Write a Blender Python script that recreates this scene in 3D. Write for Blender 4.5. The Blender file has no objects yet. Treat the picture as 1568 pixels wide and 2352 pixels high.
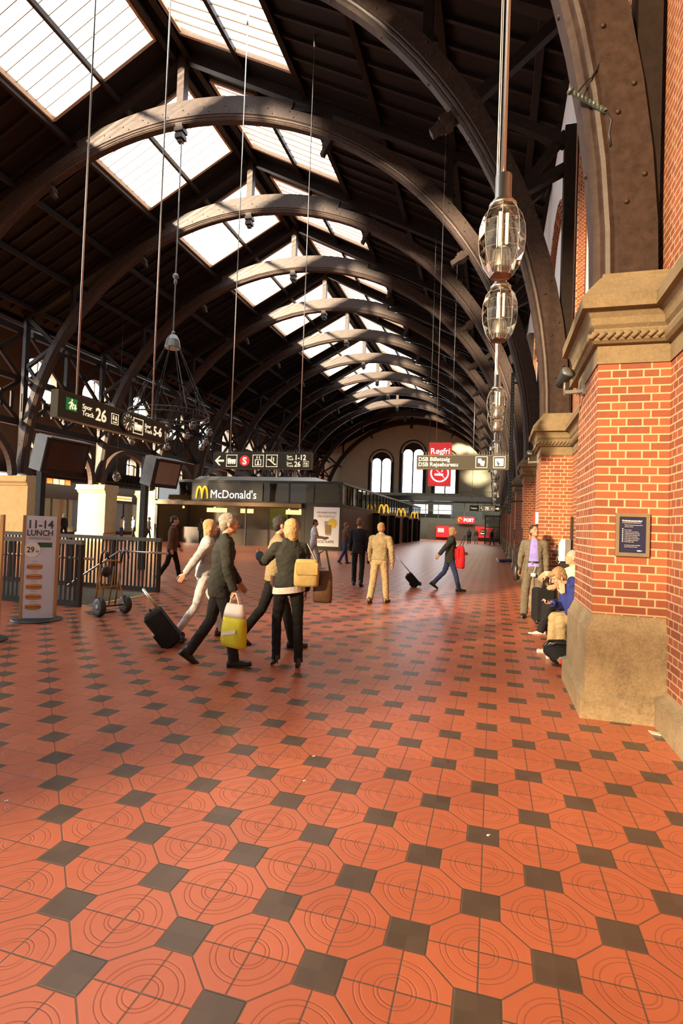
import bpy, bmesh, math, random
from mathutils import Vector, Matrix, Euler, noise
PI = math.pi
S = bpy.context.scene
COL = S.collection
random.seed(7)

# ------------------------------------------------------------------ camera
cam_d = bpy.data.cameras.new('camera')
cam_d.sensor_fit = 'VERTICAL'
cam_d.sensor_height = 36.0
cam_d.lens = 1249.1 / 2352 * 36
cam_d.clip_start = 0.05
cam_d.clip_end = 400
cam = bpy.data.objects.new('camera', cam_d)
COL.objects.link(cam)
_r = Vector((0.96251567, 0.26887547, 0.03563103))
_u = Vector((-0.0278985, -0.03252643, 0.99908143))
_f = Vector((-0.26978744, 0.96262558, 0.02380598))
cam.matrix_world = Matrix(((_r.x, _u.x, -_f.x, 0), (_r.y, _u.y, -_f.y, 0), (_r.z, _u.z, -_f.z, 1.643), (0, 0, 0, 1)))
S.camera = cam

# ------------------------------------------------------------------ sky, sun, exposure
S.view_settings.view_transform = 'Standard'
S.view_settings.look = 'None'
S.view_settings.gamma = 1
S.view_settings.use_curve_mapping = False
S.view_settings.exposure = -0.36
w = bpy.data.worlds.new('sky')
S.world = w
w.use_nodes = True
bg = w.node_tree.nodes['Background']
bg.inputs['Color'].default_value = (0.95, 0.97, 1.0, 1)
bg.inputs['Strength'].default_value = 7.5
sun_d = bpy.data.lights.new('sun', 'SUN')
sun_d.energy = 62.0
sun_d.color = (1.0, 0.80, 0.54)
sun_d.angle = math.radians(4.5)
sun = bpy.data.objects.new('sun', sun_d)
COL.objects.link(sun)
sun.location = (-30, -40, 30)
_sd = Vector((0.50, 0.86, -0.30)).normalized()
sun.rotation_euler = _sd.to_track_quat('-Z', 'Y').to_euler()
try:
    S.cycles.use_denoising = True
    S.cycles.max_bounces = 7
    S.cycles.diffuse_bounces = 4
    S.cycles.glossy_bounces = 3
    S.cycles.transparent_max_bounces = 12
    S.cycles.caustics_reflective = False
    S.cycles.caustics_refractive = False
    S.cycles.sample_clamp_indirect = 6.0
except Exception:
    pass

# ------------------------------------------------------------------ node helpers
class NT:
    def __init__(s, name):
        s.m = bpy.data.materials.new(name)
        s.m.use_nodes = True
        s.t = s.m.node_tree
        s.b = s.t.nodes['Principled BSDF']
    def n(s, typ, **kw):
        nd = s.t.nodes.new(typ)
        for k, v in kw.items():
            setattr(nd, k, v)
        return nd
    def link(s, a, b):
        s.t.links.new(a, b)
    def val(s, sock, v):
        if hasattr(v, 'is_output') or isinstance(v, bpy.types.NodeSocket):
            s.link(v, sock)
        else:
            if isinstance(v, (tuple, list)) and len(v) == 3 and sock.type == 'RGBA':
                v = (*v, 1)
            sock.default_value = v
    def math(s, op, a, b=0.0, c=0.0):
        nd = s.n('ShaderNodeMath', operation=op)
        s.val(nd.inputs[0], a); s.val(nd.inputs[1], b); s.val(nd.inputs[2], c)
        return nd.outputs[0]
    def mix(s, f, a, b, blend='MIX'):
        nd = s.n('ShaderNodeMix', data_type='RGBA', blend_type=blend)
        s.val(nd.inputs[0], f); s.val(nd.inputs[6], a); s.val(nd.inputs[7], b)
        return nd.outputs[2]
    def coord(s, which='Object'):
        return s.n('ShaderNodeTexCoord').outputs[which]
    def noise(s, vec, scale, detail=3.0, rough=0.55):
        nd = s.n('ShaderNodeTexNoise')
        s.val(nd.inputs['Scale'], scale); s.val(nd.inputs['Detail'], detail); s.val(nd.inputs['Roughness'], rough)
        if vec is not None: s.link(vec, nd.inputs['Vector'])
        return nd.outputs['Fac']
    def ramp(s, f, stops):
        nd = s.n('ShaderNodeValToRGB')
        el = nd.color_ramp.elements
        while len(el) < len(stops): el.new(0.5)
        for e, (p, c) in zip(el, stops):
            e.position = p; e.color = (*c, 1)
        s.link(f, nd.inputs[0])
        return nd.outputs[0]
    def bump(s, h, strength=0.3, dist=0.01):
        nd = s.n('ShaderNodeBump')
        s.val(nd.inputs['Strength'], strength); s.val(nd.inputs['Distance'], dist)
        s.link(h, nd.inputs['Height'])
        s.link(nd.outputs[0], s.b.inputs['Normal'])
    def set(s, **kw):
        for k, v in kw.items():
            s.val(s.b.inputs[k.replace('_', ' ')], v)

def lin(r, g, b):
    def f(c):
        c /= 255.0
        return c / 12.92 if c <= 0.04045 else ((c + 0.055) / 1.055) ** 2.4
    return (f(r), f(g), f(b))

def mat_plain(name, col, rough=0.6, metal=0.0, var=0.12, scale=6.0, bump=0.0, bscale=40.0, stretch=None):
    m = NT(name)
    co = m.coord()
    if stretch:
        mp = m.n('ShaderNodeMapping'); m.link(co, mp.inputs['Vector']); mp.inputs['Scale'].default_value = stretch
        co = mp.outputs[0]
    f = m.noise(co, scale, 4.0)
    c0 = tuple(max(0, c * (1 - var)) for c in col); c1 = tuple(min(1, c * (1 + var)) for c in col)
    m.set(Base_Color=m.ramp(f, [(0.3, c0), (0.7, c1)]), Roughness=rough, Metallic=metal)
    if bump: m.bump(m.noise(co, bscale, 3.0), bump, 0.01)
    return m.m

def mat_emit(name, col, strength, base=None):
    m = NT(name)
    m.set(Base_Color=base or col, Emission_Color=col, Emission_Strength=strength, Roughness=0.4)
    return m.m

def mat_glass(name, tint=(1, 1, 1), gloss=0.12, rough=0.02, fres=0.9):
    m = NT(name)
    t = m.t
    tr = m.n('ShaderNodeBsdfTransparent'); tr.inputs[0].default_value = (*tint, 1)
    gl = m.n('ShaderNodeBsdfGlossy'); gl.inputs['Roughness'].default_value = rough
    lw = m.n('ShaderNodeFresnel'); lw.inputs['IOR'].default_value = 1.5
    f = m.math('ADD', m.math('MULTIPLY', lw.outputs[0], fres), gloss)
    mx = m.n('ShaderNodeMixShader'); m.link(f, mx.inputs[0]); m.link(tr.outputs[0], mx.inputs[1]); m.link(gl.outputs[0], mx.inputs[2])
    m.link(mx.outputs[0], t.nodes['Material Output'].inputs[0])
    return m.m

# ---- floor: octagons cut in four round little dark squares
TA, TX, TY = 0.28, -1.4086, 2.2393
def mat_floor():
    m = NT('floor_tiles')
    co = m.coord()
    sp = m.n('ShaderNodeSeparateXYZ'); m.link(co, sp.inputs[0])
    u = m.math('DIVIDE', m.math('SUBTRACT', sp.outputs[0], TX), TA)
    v = m.math('DIVIDE', m.math('SUBTRACT', sp.outputs[1], TY), TA)
    p = m.math('MULTIPLY', m.math('ADD', u, v), 0.5)
    q = m.math('MULTIPLY', m.math('SUBTRACT', u, v), 0.5)
    fp = m.math('SUBTRACT', p, m.math('ROUND', p))
    fq = m.math('SUBTRACT', q, m.math('ROUND', q))
    A = lambda x: m.math('ABSOLUTE', x)
    du = A(m.math('ADD', fp, fq)); dv = A(m.math('SUBTRACT', fp, fq))
    mx = m.math('MAXIMUM', du, dv)
    sq = m.math('LESS_THAN', mx, 0.293)
    edge = A(m.math('SUBTRACT', mx, 0.293))
    diag = m.math('MULTIPLY', m.math('MINIMUM', A(fp), A(fq)), 1.414)
    lines = m.math('MINIMUM', m.math('MINIMUM', du, dv), diag)
    lines = m.math('ADD', lines, m.math('MULTIPLY', sq, 5.0))
    g = m.math('MINIMUM', lines, edge)
    grout = m.math('SUBTRACT', 1.0, m.n('ShaderNodeMapRange').outputs[0])
    mr = grout.node.inputs[1].links[0].from_node
    mr.interpolation_type = 'SMOOTHSTEP'
    m.link(g, mr.inputs['Value']); mr.inputs['From Min'].default_value = 0.006; mr.inputs['From Max'].default_value = 0.019
    gp = m.math('SUBTRACT', m.math('FRACT', p), 0.5); gq = m.math('SUBTRACT', m.math('FRACT', q), 0.5)
    cu = m.math('ADD', gp, gq); cv = m.math('SUBTRACT', gp, gq)
    r = m.math('SQRT', m.math('ADD', m.math('MULTIPLY', cu, cu), m.math('MULTIPLY', cv, cv)))
    rd = None
    for rr in (0.53, 0.45, 0.27, 0.215):
        d = A(m.math('SUBTRACT', r, rr))
        rd = d if rd is None else m.math('MINIMUM', rd, d)
    ring = m.n('ShaderNodeMapRange'); ring.interpolation_type = 'SMOOTHSTEP'
    m.link(rd, ring.inputs['Value']); ring.inputs['From Min'].default_value = 0.003; ring.inputs['From Max'].default_value = 0.016
    ring.inputs['To Min'].default_value = 1.0; ring.inputs['To Max'].default_value = 0.0
    # tone of each small tile
    cell = m.n('ShaderNodeCombineXYZ')
    m.link(m.math('FLOOR', u), cell.inputs[0]); m.link(m.math('FLOOR', v), cell.inputs[1])
    wn = m.n('ShaderNodeTexWhiteNoise'); wn.noise_dimensions = '2D'; m.link(cell.outputs[0], wn.inputs['Vector'])
    big = m.noise(co, 0.9, 3.0); fine = m.noise(co, 14.0, 4.0)
    tone = m.math('ADD', m.math('MULTIPLY', wn.outputs['Value'], 0.35), m.math('ADD', m.math('MULTIPLY', big, 0.45), m.math('MULTIPLY', fine, 0.25)))
    red = m.ramp(tone, [(0.25, (0.40, 0.105, 0.047)), (0.85, (0.54, 0.155, 0.072))])
    dark = m.ramp(tone, [(0.25, (0.078, 0.051, 0.034)), (0.85, (0.120, 0.082, 0.055))])
    c = m.mix(sq, red, dark)
    c = m.mix(m.math('MULTIPLY', ring.outputs[0], 0.35), c, (0.10, 0.045, 0.025))
    c = m.mix(m.math('MULTIPLY', grout, 0.85), c, (0.085, 0.065, 0.042))
    m.set(Base_Color=c, Roughness=m.math('ADD', 0.22, m.math('MULTIPLY', fine, 0.20)), Specular_IOR_Level=0.45)
    h = m.math('SUBTRACT', m.math('MULTIPLY', fine, 0.12), m.math('ADD', grout, m.math('MULTIPLY', ring.outputs[0], 0.7)))
    m.bump(h, 0.35, 0.003)
    return m.m

def mat_brick(name='brick', c1=(0.285, 0.088, 0.042), c2=(0.165, 0.050, 0.030), mortar=(0.52, 0.40, 0.24)):
    m = NT(name)
    ge = m.n('ShaderNodeNewGeometry')
    sp = m.n('ShaderNodeSeparateXYZ'); m.link(ge.outputs['Position'], sp.inputs[0])
    sn = m.n('ShaderNodeSeparateXYZ'); m.link(ge.outputs['True Normal'], sn.inputs[0])
    fx = m.math('GREATER_THAN', m.math('ABSOLUTE', sn.outputs[0]), 0.6)
    uu = m.math('ADD', m.math('MULTIPLY', sp.outputs[1], fx), m.math('MULTIPLY', sp.outputs[0], m.math('SUBTRACT', 1.0, fx)))
    cb = m.n('ShaderNodeCombineXYZ'); m.link(m.math('ADD', uu, 40.07), cb.inputs[0]); m.link(m.math('ADD', sp.outputs[2], 0.02), cb.inputs[1])
    bt = m.n('ShaderNodeTexBrick'); m.link(cb.outputs[0], bt.inputs['Vector'])
    bt.offset = 0.5; bt.offset_frequency = 2; bt.squash = 0.5; bt.squash_frequency = 2
    for k, v in (('Scale', 1.0), ('Brick Width', 0.262), ('Row Height', 0.0735), ('Mortar Size', 0.008), ('Mortar Smooth', 0.25), ('Bias', 0.0)):
        bt.inputs[k].default_value = v
    nz = m.noise(ge.outputs['Position'], 22.0, 4.0)
    nb = m.noise(ge.outputs['Position'], 1.6, 3.0)
    a = m.mix(nz, c1, tuple(x * 1.35 for x in c1))
    b = m.mix(nz, c2, tuple(x * 1.5 for x in c2))
    m.link(a, bt.inputs['Color1']); m.link(b, bt.inputs['Color2']); bt.inputs['Mortar'].default_value = (*mortar, 1)
    col = m.mix(m.math('MULTIPLY', nb, 0.35), bt.outputs['Color'], (0.22, 0.09, 0.045), 'MULTIPLY') if False else m.mix(m.math('MULTIPLY', nb, 0.22), bt.outputs['Color'], (0.30, 0.12, 0.06))
    m.set(Base_Color=col, Roughness=0.8, Specular_IOR_Level=0.25)
    m.bump(m.math('SUBTRACT', m.math('MULTIPLY', nz, 0.25), bt.outputs['Fac']), 0.5, 0.006)
    return m.m

def mat_stone(name, c0, c1, bump=0.5):
    m = NT(name)
    co = m.n('ShaderNodeNewGeometry').outputs['Position']
    a = m.noise(co, 3.0, 6.0, 0.65); b = m.noise(co, 45.0, 3.0)
    f = m.math('ADD', m.math('MULTIPLY', a, 0.6), m.math('MULTIPLY', b, 0.4))
    m.set(Base_Color=m.ramp(f, [(0.32, c0), (0.66, c1)]), Roughness=0.85, Specular_IOR_Level=0.2)
    m.bump(f, bump, 0.02)
    return m.m

def mat_wood(name, c0, c1, axis_scale=(14, 14, 1.2), rough=0.5):
    m = NT(name)
    mp = m.n('ShaderNodeMapping'); m.link(m.coord(), mp.inputs['Vector']); mp.inputs['Scale'].default_value = axis_scale
    f = m.noise(mp.outputs[0], 1.6, 6.0, 0.65)
    m.set(Base_Color=m.ramp(f, [(0.3, c0), (0.72, c1)]), Roughness=rough, Specular_IOR_Level=0.18)
    m.bump(f, 0.2, 0.01)
    return m.m

M = {}
M['floor'] = mat_floor()
M['brick'] = mat_brick()
M['granite'] = mat_stone('granite', (0.17, 0.125, 0.072), (0.36, 0.28, 0.165))
M['sandstone'] = mat_stone('sandstone', (0.150, 0.114, 0.066), (0.26, 0.20, 0.118), 0.3)
M['cream_stone'] = mat_stone('cream_stone', (0.33, 0.245, 0.12), (0.43, 0.335, 0.18), 0.15)
M['timber'] = mat_wood('brown_timber', (0.026, 0.0155, 0.0115), (0.056, 0.034, 0.026), (6, 6, 6), 0.42)
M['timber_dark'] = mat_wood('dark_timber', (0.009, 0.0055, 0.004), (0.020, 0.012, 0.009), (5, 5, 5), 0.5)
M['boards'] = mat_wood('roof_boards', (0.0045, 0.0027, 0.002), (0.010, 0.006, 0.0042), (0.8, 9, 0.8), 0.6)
M['plaster'] = mat_plain('plaster', (0.56, 0.54, 0.39), 0.85, 0, 0.06, 1.5, 0.05)
M['white_plaster'] = mat_plain('white_plaster', (0.74, 0.74, 0.70), 0.85, 0, 0.05, 2.0, 0.05)
M['iron'] = mat_plain('black_iron', (0.025, 0.023, 0.022), 0.45, 0.4, 0.2, 12)
M['bronze'] = mat_plain('bronze_brown', (0.022, 0.016, 0.012), 0.45, 0.1, 0.2, 10)
M['steel'] = mat_plain('brushed_steel', (0.60, 0.56, 0.50), 0.3, 1.0, 0.08, 30, stretch=(1, 1, 0.05))
M['dark_steel'] = mat_plain('dark_painted_steel', (0.035, 0.042, 0.040), 0.45, 0.3, 0.2, 14, 0.1)
M['grey_metal'] = mat_plain('grey_metal', (0.20, 0.20, 0.19), 0.42, 0.4, 0.12, 10)
M['glass'] = mat_glass('clear_glass', (0.97, 0.98, 0.97), 0.02)
M['dim_glass'] = mat_glass('dim_glass', (0.34, 0.36, 0.34), 0.05, 0.03)
M['sky_glass'] = mat_glass('skylight_glass', (0.93, 0.95, 0.97), 0.03, 0.02, 0.0)
M['back_pane'] = mat_glass('light_dimming_glass', (0.225, 0.20, 0.17), 0.03, 0.05, 0.3)  # tint added to cut the light through the unseen near gable
M['aisle_pane'] = mat_glass('aisle_dimming_glass', (0.13, 0.112, 0.085), 0.03, 0.05, 0.3)  # tint added to dim the sun on the left stone piers
M['light_wood'] = mat_wood('glazing_bar_wood', (0.32, 0.20, 0.12), (0.46, 0.31, 0.19), (8, 8, 8), 0.55)
M['white'] = mat_plain('white_paint', (0.78, 0.78, 0.75), 0.5, 0, 0.03)
M['black'] = mat_plain('black_plastic', (0.012, 0.012, 0.013), 0.4, 0, 0.2, 20)
M['sign_bg'] = mat_plain('olive_sign_panel', (0.034, 0.031, 0.020), 0.6, 0.0, 0.06, 4)
M['sign_side'] = mat_plain('sign_housing', (0.16, 0.15, 0.10), 0.45, 0.3, 0.08, 8)
M['sign_text'] = mat_emit('lit_sign_lettering', (1.0, 0.86, 0.55), 1.1, (0.8, 0.75, 0.6))
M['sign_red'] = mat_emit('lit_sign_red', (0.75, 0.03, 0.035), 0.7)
M['sign_green'] = mat_emit('lit_sign_green', (0.01, 0.22, 0.05), 0.5)
M['red'] = mat_plain('red_paint', (0.62, 0.035, 0.03), 0.45, 0, 0.06)
M['yellow'] = mat_emit('lit_golden_yellow', (1.0, 0.55, 0.03), 1.0)
M['white_lit'] = mat_emit('lit_white_letters', (1.0, 0.97, 0.9), 1.6)
M['navy'] = mat_plain('navy_enamel', (0.012, 0.016, 0.055), 0.35, 0, 0.1, 5)

# ------------------------------------------------------------------ mesh builder
def frame_of(d, up=Vector((0, 0, 1))):
    d = Vector(d).normalized()
    if abs(d.dot(up)) > 0.98: up = Vector((0, 1, 0)) if abs(d.y) < 0.9 else Vector((1, 0, 0))
    a = up.cross(d).normalized(); b = d.cross(a).normalized()
    return a, b, d

class MB:
    def __init__(s):
        s.v = []; s.f = []; s.mi = []; s.m = 0; s.sm = []; s.smooth = False
    def face(s, idx):
        s.f.append(idx); s.mi.append(s.m); s.sm.append(s.smooth)
    def quad(s, *pts):
        b = len(s.v); s.v += [Vector(p) for p in pts]; s.face(list(range(b, b + len(pts))))
    def box(s, lo, hi, mt=None):
        b = len(s.v)
        for z in (lo[2], hi[2]):
            for x, y in ((lo[0], lo[1]), (hi[0], lo[1]), (hi[0], hi[1]), (lo[0], hi[1])):
                p = Vector((x, y, z)); s.v.append(mt @ p if mt else p)
        for f in ((0, 3, 2, 1), (4, 5, 6, 7), (0, 1, 5, 4), (1, 2, 6, 5), (2, 3, 7, 6), (3, 0, 4, 7)):
            s.face([b + i for i in f])
        return s
    def cbox(s, c, sz, mt=None):
        return s.box([c[i] - sz[i] / 2 for i in range(3)], [c[i] + sz[i] / 2 for i in range(3)], mt)
    def bar(s, p0, p1, wa, wb, up=Vector((0, 0, 1))):
        p0, p1 = Vector(p0), Vector(p1)
        a, b, d = frame_of(p1 - p0, up)
        k = len(s.v)
        for p in (p0, p1):
            for x, y in ((-1, -1), (1, -1), (1, 1), (-1, 1)):
                s.v.append(p + a * (x * wa / 2) + b * (y * wb / 2))
        for f in ((3, 2, 1, 0), (4, 5, 6, 7), (0, 1, 5, 4), (1, 2, 6, 5), (2, 3, 7, 6), (3, 0, 4, 7)):
            s.face([k + i for i in f])
        return s
    def rings(s, rs, cap=True, closed=False):
        k = len(s.v); n = len(rs[0])
        for r in rs: s.v += [Vector(p) for p in r]
        m = len(rs)
        for i in range(m if closed else m - 1):
            for j in range(n):
                a = k + i * n + j; b = k + i * n + (j + 1) % n
                c = k + ((i + 1) % m) * n + (j + 1) % n; d = k + ((i + 1) % m) * n + j
                s.face([a, b, c, d])
        if cap and not closed:
            s.face([k + j for j in range(n)][::-1]); s.face([k + (m - 1) * n + j for j in range(n)])
        return s
    def tube(s, pts, r, n=8, cap=True, r2=None):
        pts = [Vector(p) for p in pts]; rs = []
        a0 = None
        for i, p in enumerate(pts):
            d = (pts[min(i + 1, len(pts) - 1)] - pts[max(i - 1, 0)])
            if a0 is None: a, b, _ = frame_of(d)
            else:
                dn = d.normalized(); a = (a0 - dn * a0.dot(dn)).normalized(); b = dn.cross(a)
            a0 = a
            rr = r[i] if isinstance(r, (list, tuple)) else r
            rs.append([p + a * (rr * math.cos(2 * PI * j / n)) + b * (rr * math.sin(2 * PI * j / n)) for j in range(n)])
        o = s.smooth; s.smooth = n > 6
        s.rings(rs, cap); s.smooth = o
        return s
    def lathe(s, prof, n=16, c=(0, 0, 0), axis=(0, 0, 1), sm=True):
        c = Vector(c); a, b, d = frame_of(axis)
        o = s.smooth; s.smooth = sm
        s.rings([[c + d * z + a * (r * math.cos(2 * PI * j / n)) + b * (r * math.sin(2 * PI * j / n)) for j in range(n)] for r, z in prof])
        s.smooth = o
        return s
    def prism(s, poly, o, ax, ay, th):
        o, ax, ay = Vector(o), Vector(ax), Vector(ay); nz = ax.cross(ay).normalized() * th
        lo = [o + ax * x + ay * y for x, y in poly]
        return s.rings([lo, [p + nz for p in lo]])
    def ell(s, c, r, n=12, m=8, rot=None):
        c = Vector(c); rs = []
        for i in range(m + 1):
            t = PI * (0.02 + 0.96 * i / m); z = -math.cos(t); q = math.sin(t)
            ring = []
            for j in range(n):
                p = Vector((q * math.cos(2 * PI * j / n) * r[0], q * math.sin(2 * PI * j / n) * r[1], z * r[2]))
                ring.append(c + (rot @ p if rot else p))
            rs.append(ring)
        o = s.smooth; s.smooth = True; s.rings(rs); s.smooth = o
        return s
    def build(s, name, mats, parent=None, loc=None):
        me = bpy.data.meshes.new(name)
        me.from_pydata([tuple(v) for v in s.v], [], s.f)
        mats = mats if isinstance(mats, (list, tuple)) else [mats]
        for mm in mats: me.materials.append(M[mm] if isinstance(mm, str) else mm)
        me.polygons.foreach_set('material_index', s.mi)
        me.polygons.foreach_set('use_smooth', s.sm)
        me.validate(); me.update()
        bm = bmesh.new(); bm.from_mesh(me); bmesh.ops.recalc_face_normals(bm, faces=bm.faces); bm.to_mesh(me); bm.free()
        o = bpy.data.objects.new(name, me); COL.objects.link(o)
        if parent: o.parent = parent
        if loc: o.location = loc
        return o

def tag(o, label=None, cat=None, group=None, kind=None):
    if label: o['label'] = label
    if cat: o['category'] = cat
    if group: o['group'] = group
    if kind: o['kind'] = kind
    return o
def thing(name, label, cat, loc=(0, 0, 0), rz=0.0, group=None, kind=None):
    o = bpy.data.objects.new(name, None); o.empty_display_size = 0.1
    COL.objects.link(o); o.location = loc; o.rotation_euler = (0, 0, rz)
    return tag(o, label, cat, group, kind)
KIDS = {}
def copy_tree(o, loc=None, rz=None, label=None, parent=None):
    c = o.copy(); COL.objects.link(c)
    if parent: c.parent = parent
    if loc is not None: c.location = loc
    if rz is not None: c.rotation_euler = (0, 0, rz)
    if label: c['label'] = label
    for ch in list(o.children): copy_tree(ch, parent=c)
    return c
def text(s, size, mat, parent, loc, rot, name='lettering', align='LEFT', bold=0.0, ext=0.004, xs=1.0, label=None):
    cu = bpy.data.curves.new(name, 'FONT'); cu.body = s; cu.size = size; cu.extrude = ext; cu.offset = bold
    cu.align_x = align; cu.resolution_u = 3
    cu.materials.append(M[mat] if isinstance(mat, str) else mat)
    tmp = bpy.data.objects.new(name, cu); COL.objects.link(tmp)
    me = bpy.data.meshes.new_from_object(tmp); bpy.data.objects.remove(tmp); bpy.data.curves.remove(cu)
    me.name = name
    o = bpy.data.objects.new(name, me); COL.objects.link(o)
    o.parent = parent; o.location = loc; o.rotation_euler = rot; o.scale = (xs, 1, 1)
    if label: o['label'] = label
    return o
FRONT = (PI / 2, 0, 0)                # lettering that reads from the -y side
SIDE = (PI / 2, 0, PI / 2)            # lettering that reads from the +x side
LEFTW = (PI / 2, 0, -PI / 2)          # lettering that reads from the -x side
# ------------------------------------------------------------------ large structure
X0, R0, ZC, L0 = -12.25, 13.13, 3.9, 6.25
ARCH_N = 13
YC = [5.88 + L0 * i for i in range(ARCH_N)]       # arch centre planes
YF = [5.4 + L0 * i for i in range(ARCH_N)]       # near faces of the stone piers
Y_BACK, Y_END = -6.0, 82.0
ORD = ['nearest', 'second', 'third', 'fourth', 'fifth', 'sixth', 'seventh', 'eighth', 'ninth', 'tenth', 'eleventh', 'twelfth', 'thirteenth']
XW = 1.48                                        # face of the right wall

fl = MB(); 
# the stair well is cut out of the floor
fl = MB()
SX0, SX1, SY0, SY1 = -13.2, -7.15, 8.45, 10.45
for (x0, x1, y0, y1) in ((-50, 6, -7, SY0), (-50, SX0, SY0, SY1), (SX1, 6, SY0, SY1), (-50, 6, SY1, 100)):
    fl.quad((x0, y0, 0), (x1, y0, 0), (x1, y1, 0), (x0, y1, 0))
tag(fl.build('floor', 'floor'), 'red octagonal floor tiles with small dark squares', 'floor', kind='structure')

# right wall
wr = MB()
wr.box((XW, Y_BACK, 0), (XW + 0.6, Y_END, 4.0))
wr.box((XW + 0.02, Y_BACK, 4.0), (XW + 0.6, Y_END, 10.5))
tag(wr.build('wall_right', 'brick'), 'red brick wall with pale mortar along the hall', 'wall', kind='structure')
wp = MB(); wp.box((XW + 0.03, Y_BACK, 10.5), (XW + 0.6, Y_END, 12.85))
tag(wp.build('trim_2', 'white_plaster'), 'white plaster frieze above the brick wall', 'frieze', kind='structure')
def prof_run(mb, prof, y0, y1, xw):
    for (z0, o0), (z1, o1) in zip(prof[:-1], prof[1:]):
        mb.quad((xw - o0, y0, z0), (xw - o0, y1, z0), (xw - o1, y1, z1), (xw - o1, y0, z1))
PLINTH = [(0, 0.10), (0.20, 0.10), (0.235, 0.06), (0.78, 0.06), (0.80, 0.045), (0.92, 0.0)]
CAP = [(3.20, 0.012), (3.37, 0.012), (3.375, 0.05), (3.40, 0.075), (3.44, 0.085), (3.48, 0.07), (3.49, 0.05), (3.51, 0.05), (3.54, 0.075), (3.60, 0.085), (3.66, 0.12), (3.665, 0.17), (3.78, 0.17), (3.80, 0.15)]
bl = MB(); prof_run(bl, [(0, 0.10), (0.235, 0.10), (0.27, 0.03), (0.30, 0.0)], Y_BACK, Y_END, XW)
tag(bl.build('baseboard_right', 'granite'), 'low granite base course of the brick wall', 'base', kind='structure')
ml = MB(); prof_run(ml, CAP + [(3.82, 0.0)], Y_BACK, Y_END, XW)
tag(ml.build('trim_1', 'sandstone'), 'carved sandstone string course along the brick wall', 'trim', kind='structure')

# stepped brick arches with recessed plaster in the upper wall, one to a bay
for i in range(ARCH_N - 1):
    yc = YC[i] + L0 / 2
    t = MB()
    for k in range(7):
        r0 = 2.1 - 0.075 * k; x = XW - 0.10 + 0.03 * k
        n = 22
        ro, ri = [], []
        ring = []
        for j in range(n + 1):
            a = PI * j / n
            ring.append((math.cos(a), math.sin(a)))
        sec = [[(x, yc + c * r0, 8.1 + s_ * r0), (x, yc + c * (r0 - 0.055), 8.1 + s_ * (r0 - 0.055)), (XW + 0.1, yc + c * (r0 - 0.055), 8.1 + s_ * (r0 - 0.055)), (XW + 0.1, yc + c * r0, 8.1 + s_ * r0)] for c, s_ in ring]
        t.rings(sec)
        for sg in (-1, 1):
            t.box((x, yc + sg * (r0 - 0.0275) - 0.0275, 4.6), (XW + 0.1, yc + sg * (r0 - 0.0275) + 0.0275, 8.1))
    t.m = 1
    t.box((XW - 0.14, yc - 2.25, 4.45), (XW + 0.1, yc + 2.25, 4.62))
    t.m = 2
    n = 22
    t.prism([(1.57 * math.cos(PI * j / n), 3.48 + 1.57 * math.sin(PI * j / n)) for j in range(n + 1)] + [(-1.57, 0.02), (1.57, 0.02)], (XW + 0.012, yc, 4.6), (0, 1, 0), (0, 0, 1), 0.01)
    tag(t.build('blind_arch', ['brick', 'sandstone', 'white_plaster']), '%s stepped brick blind arch high on the right wall counted from the framed notice' % ORD[i], 'arch', group='blind arches along the right wall')

# piers of the right wall
def rect_stack(mb, x0, x1, y0, y1, prof):
    mb.rings([[(x0 - o, y0 - o, z), (x1, y0 - o, z), (x1, y1 + o, z), (x0 - o, y1 + o, z)] for z, o in prof])
def make_pier(name, label, cat, x0, x1, y0, loc, mats, group):
    t = thing(name, label, cat, loc, group=group)
    a = MB(); rect_stack(a, x0, x1, y0, y0 + 1.15, PLINTH); a.build('plinth', mats[0], t)
    b = MB(); b.box((x0, y0, 0.9), (x1, y0 + 1.15, 3.22)); b.build('shaft', mats[1], t)
    c = MB(); rect_stack(c, x0, x1, y0, y0 + 1.15, CAP + [(3.86, 0.11), (4.0, 0.0)])
    c.rings([[(x0 + 0.03, y0 + 0.05, 3.86), (x1, y0 + 0.05, 3.86), (x1, y0 + 1.1, 3.86), (x0 + 0.03, y0 + 1.1, 3.86)], [(x0 + 0.03, y0 + 0.05, 4.06), (x1, y0 + 0.05, 4.06), (x1, y0 + 1.1, 4.06), (x0 + 0.03, y0 + 1.1, 4.06)]])
    # rope moulding
    zz = 3.44
    def rope(p, q, nrm):
        p, q = Vector(p), Vector(q); k = max(2, int((q - p).length / 0.066)); dr = (q - p) / k
        for i in range(k):
            m0 = p + dr * i; 
            c.tube([m0 + Vector((0, 0, -0.024)), m0 + dr * 0.9 + Vector((0, 0, 0.024))], 0.021, 7)
    if name == 'brick_pier' and loc[1] < 20:
        rope((x0 - 0.085, y0 - 0.085, zz), (x1, y0 - 0.085, zz), (0, -1, 0))
        rope((x0 - 0.085, y0 - 0.085, zz), (x0 - 0.085, y0 + 1.2, zz), (-1, 0, 0))
    c.build('capital', mats[2], t)
    return t
pier0 = None
for i in range(ARCH_N):
    lab = ['brick pier on granite plinth carrying the navy framed notice', 'brick pier behind the standing man in the grey suit'][i] if i < 2 else '%s brick pier along the right wall counted from the framed notice' % ORD[i]
    make_pier('brick_pier', lab, 'pier', 0.885, XW, 0.0, (0, YF[i], 0), ('granite', 'brick', 'sandstone'), 'brick piers along the right wall')

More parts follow.
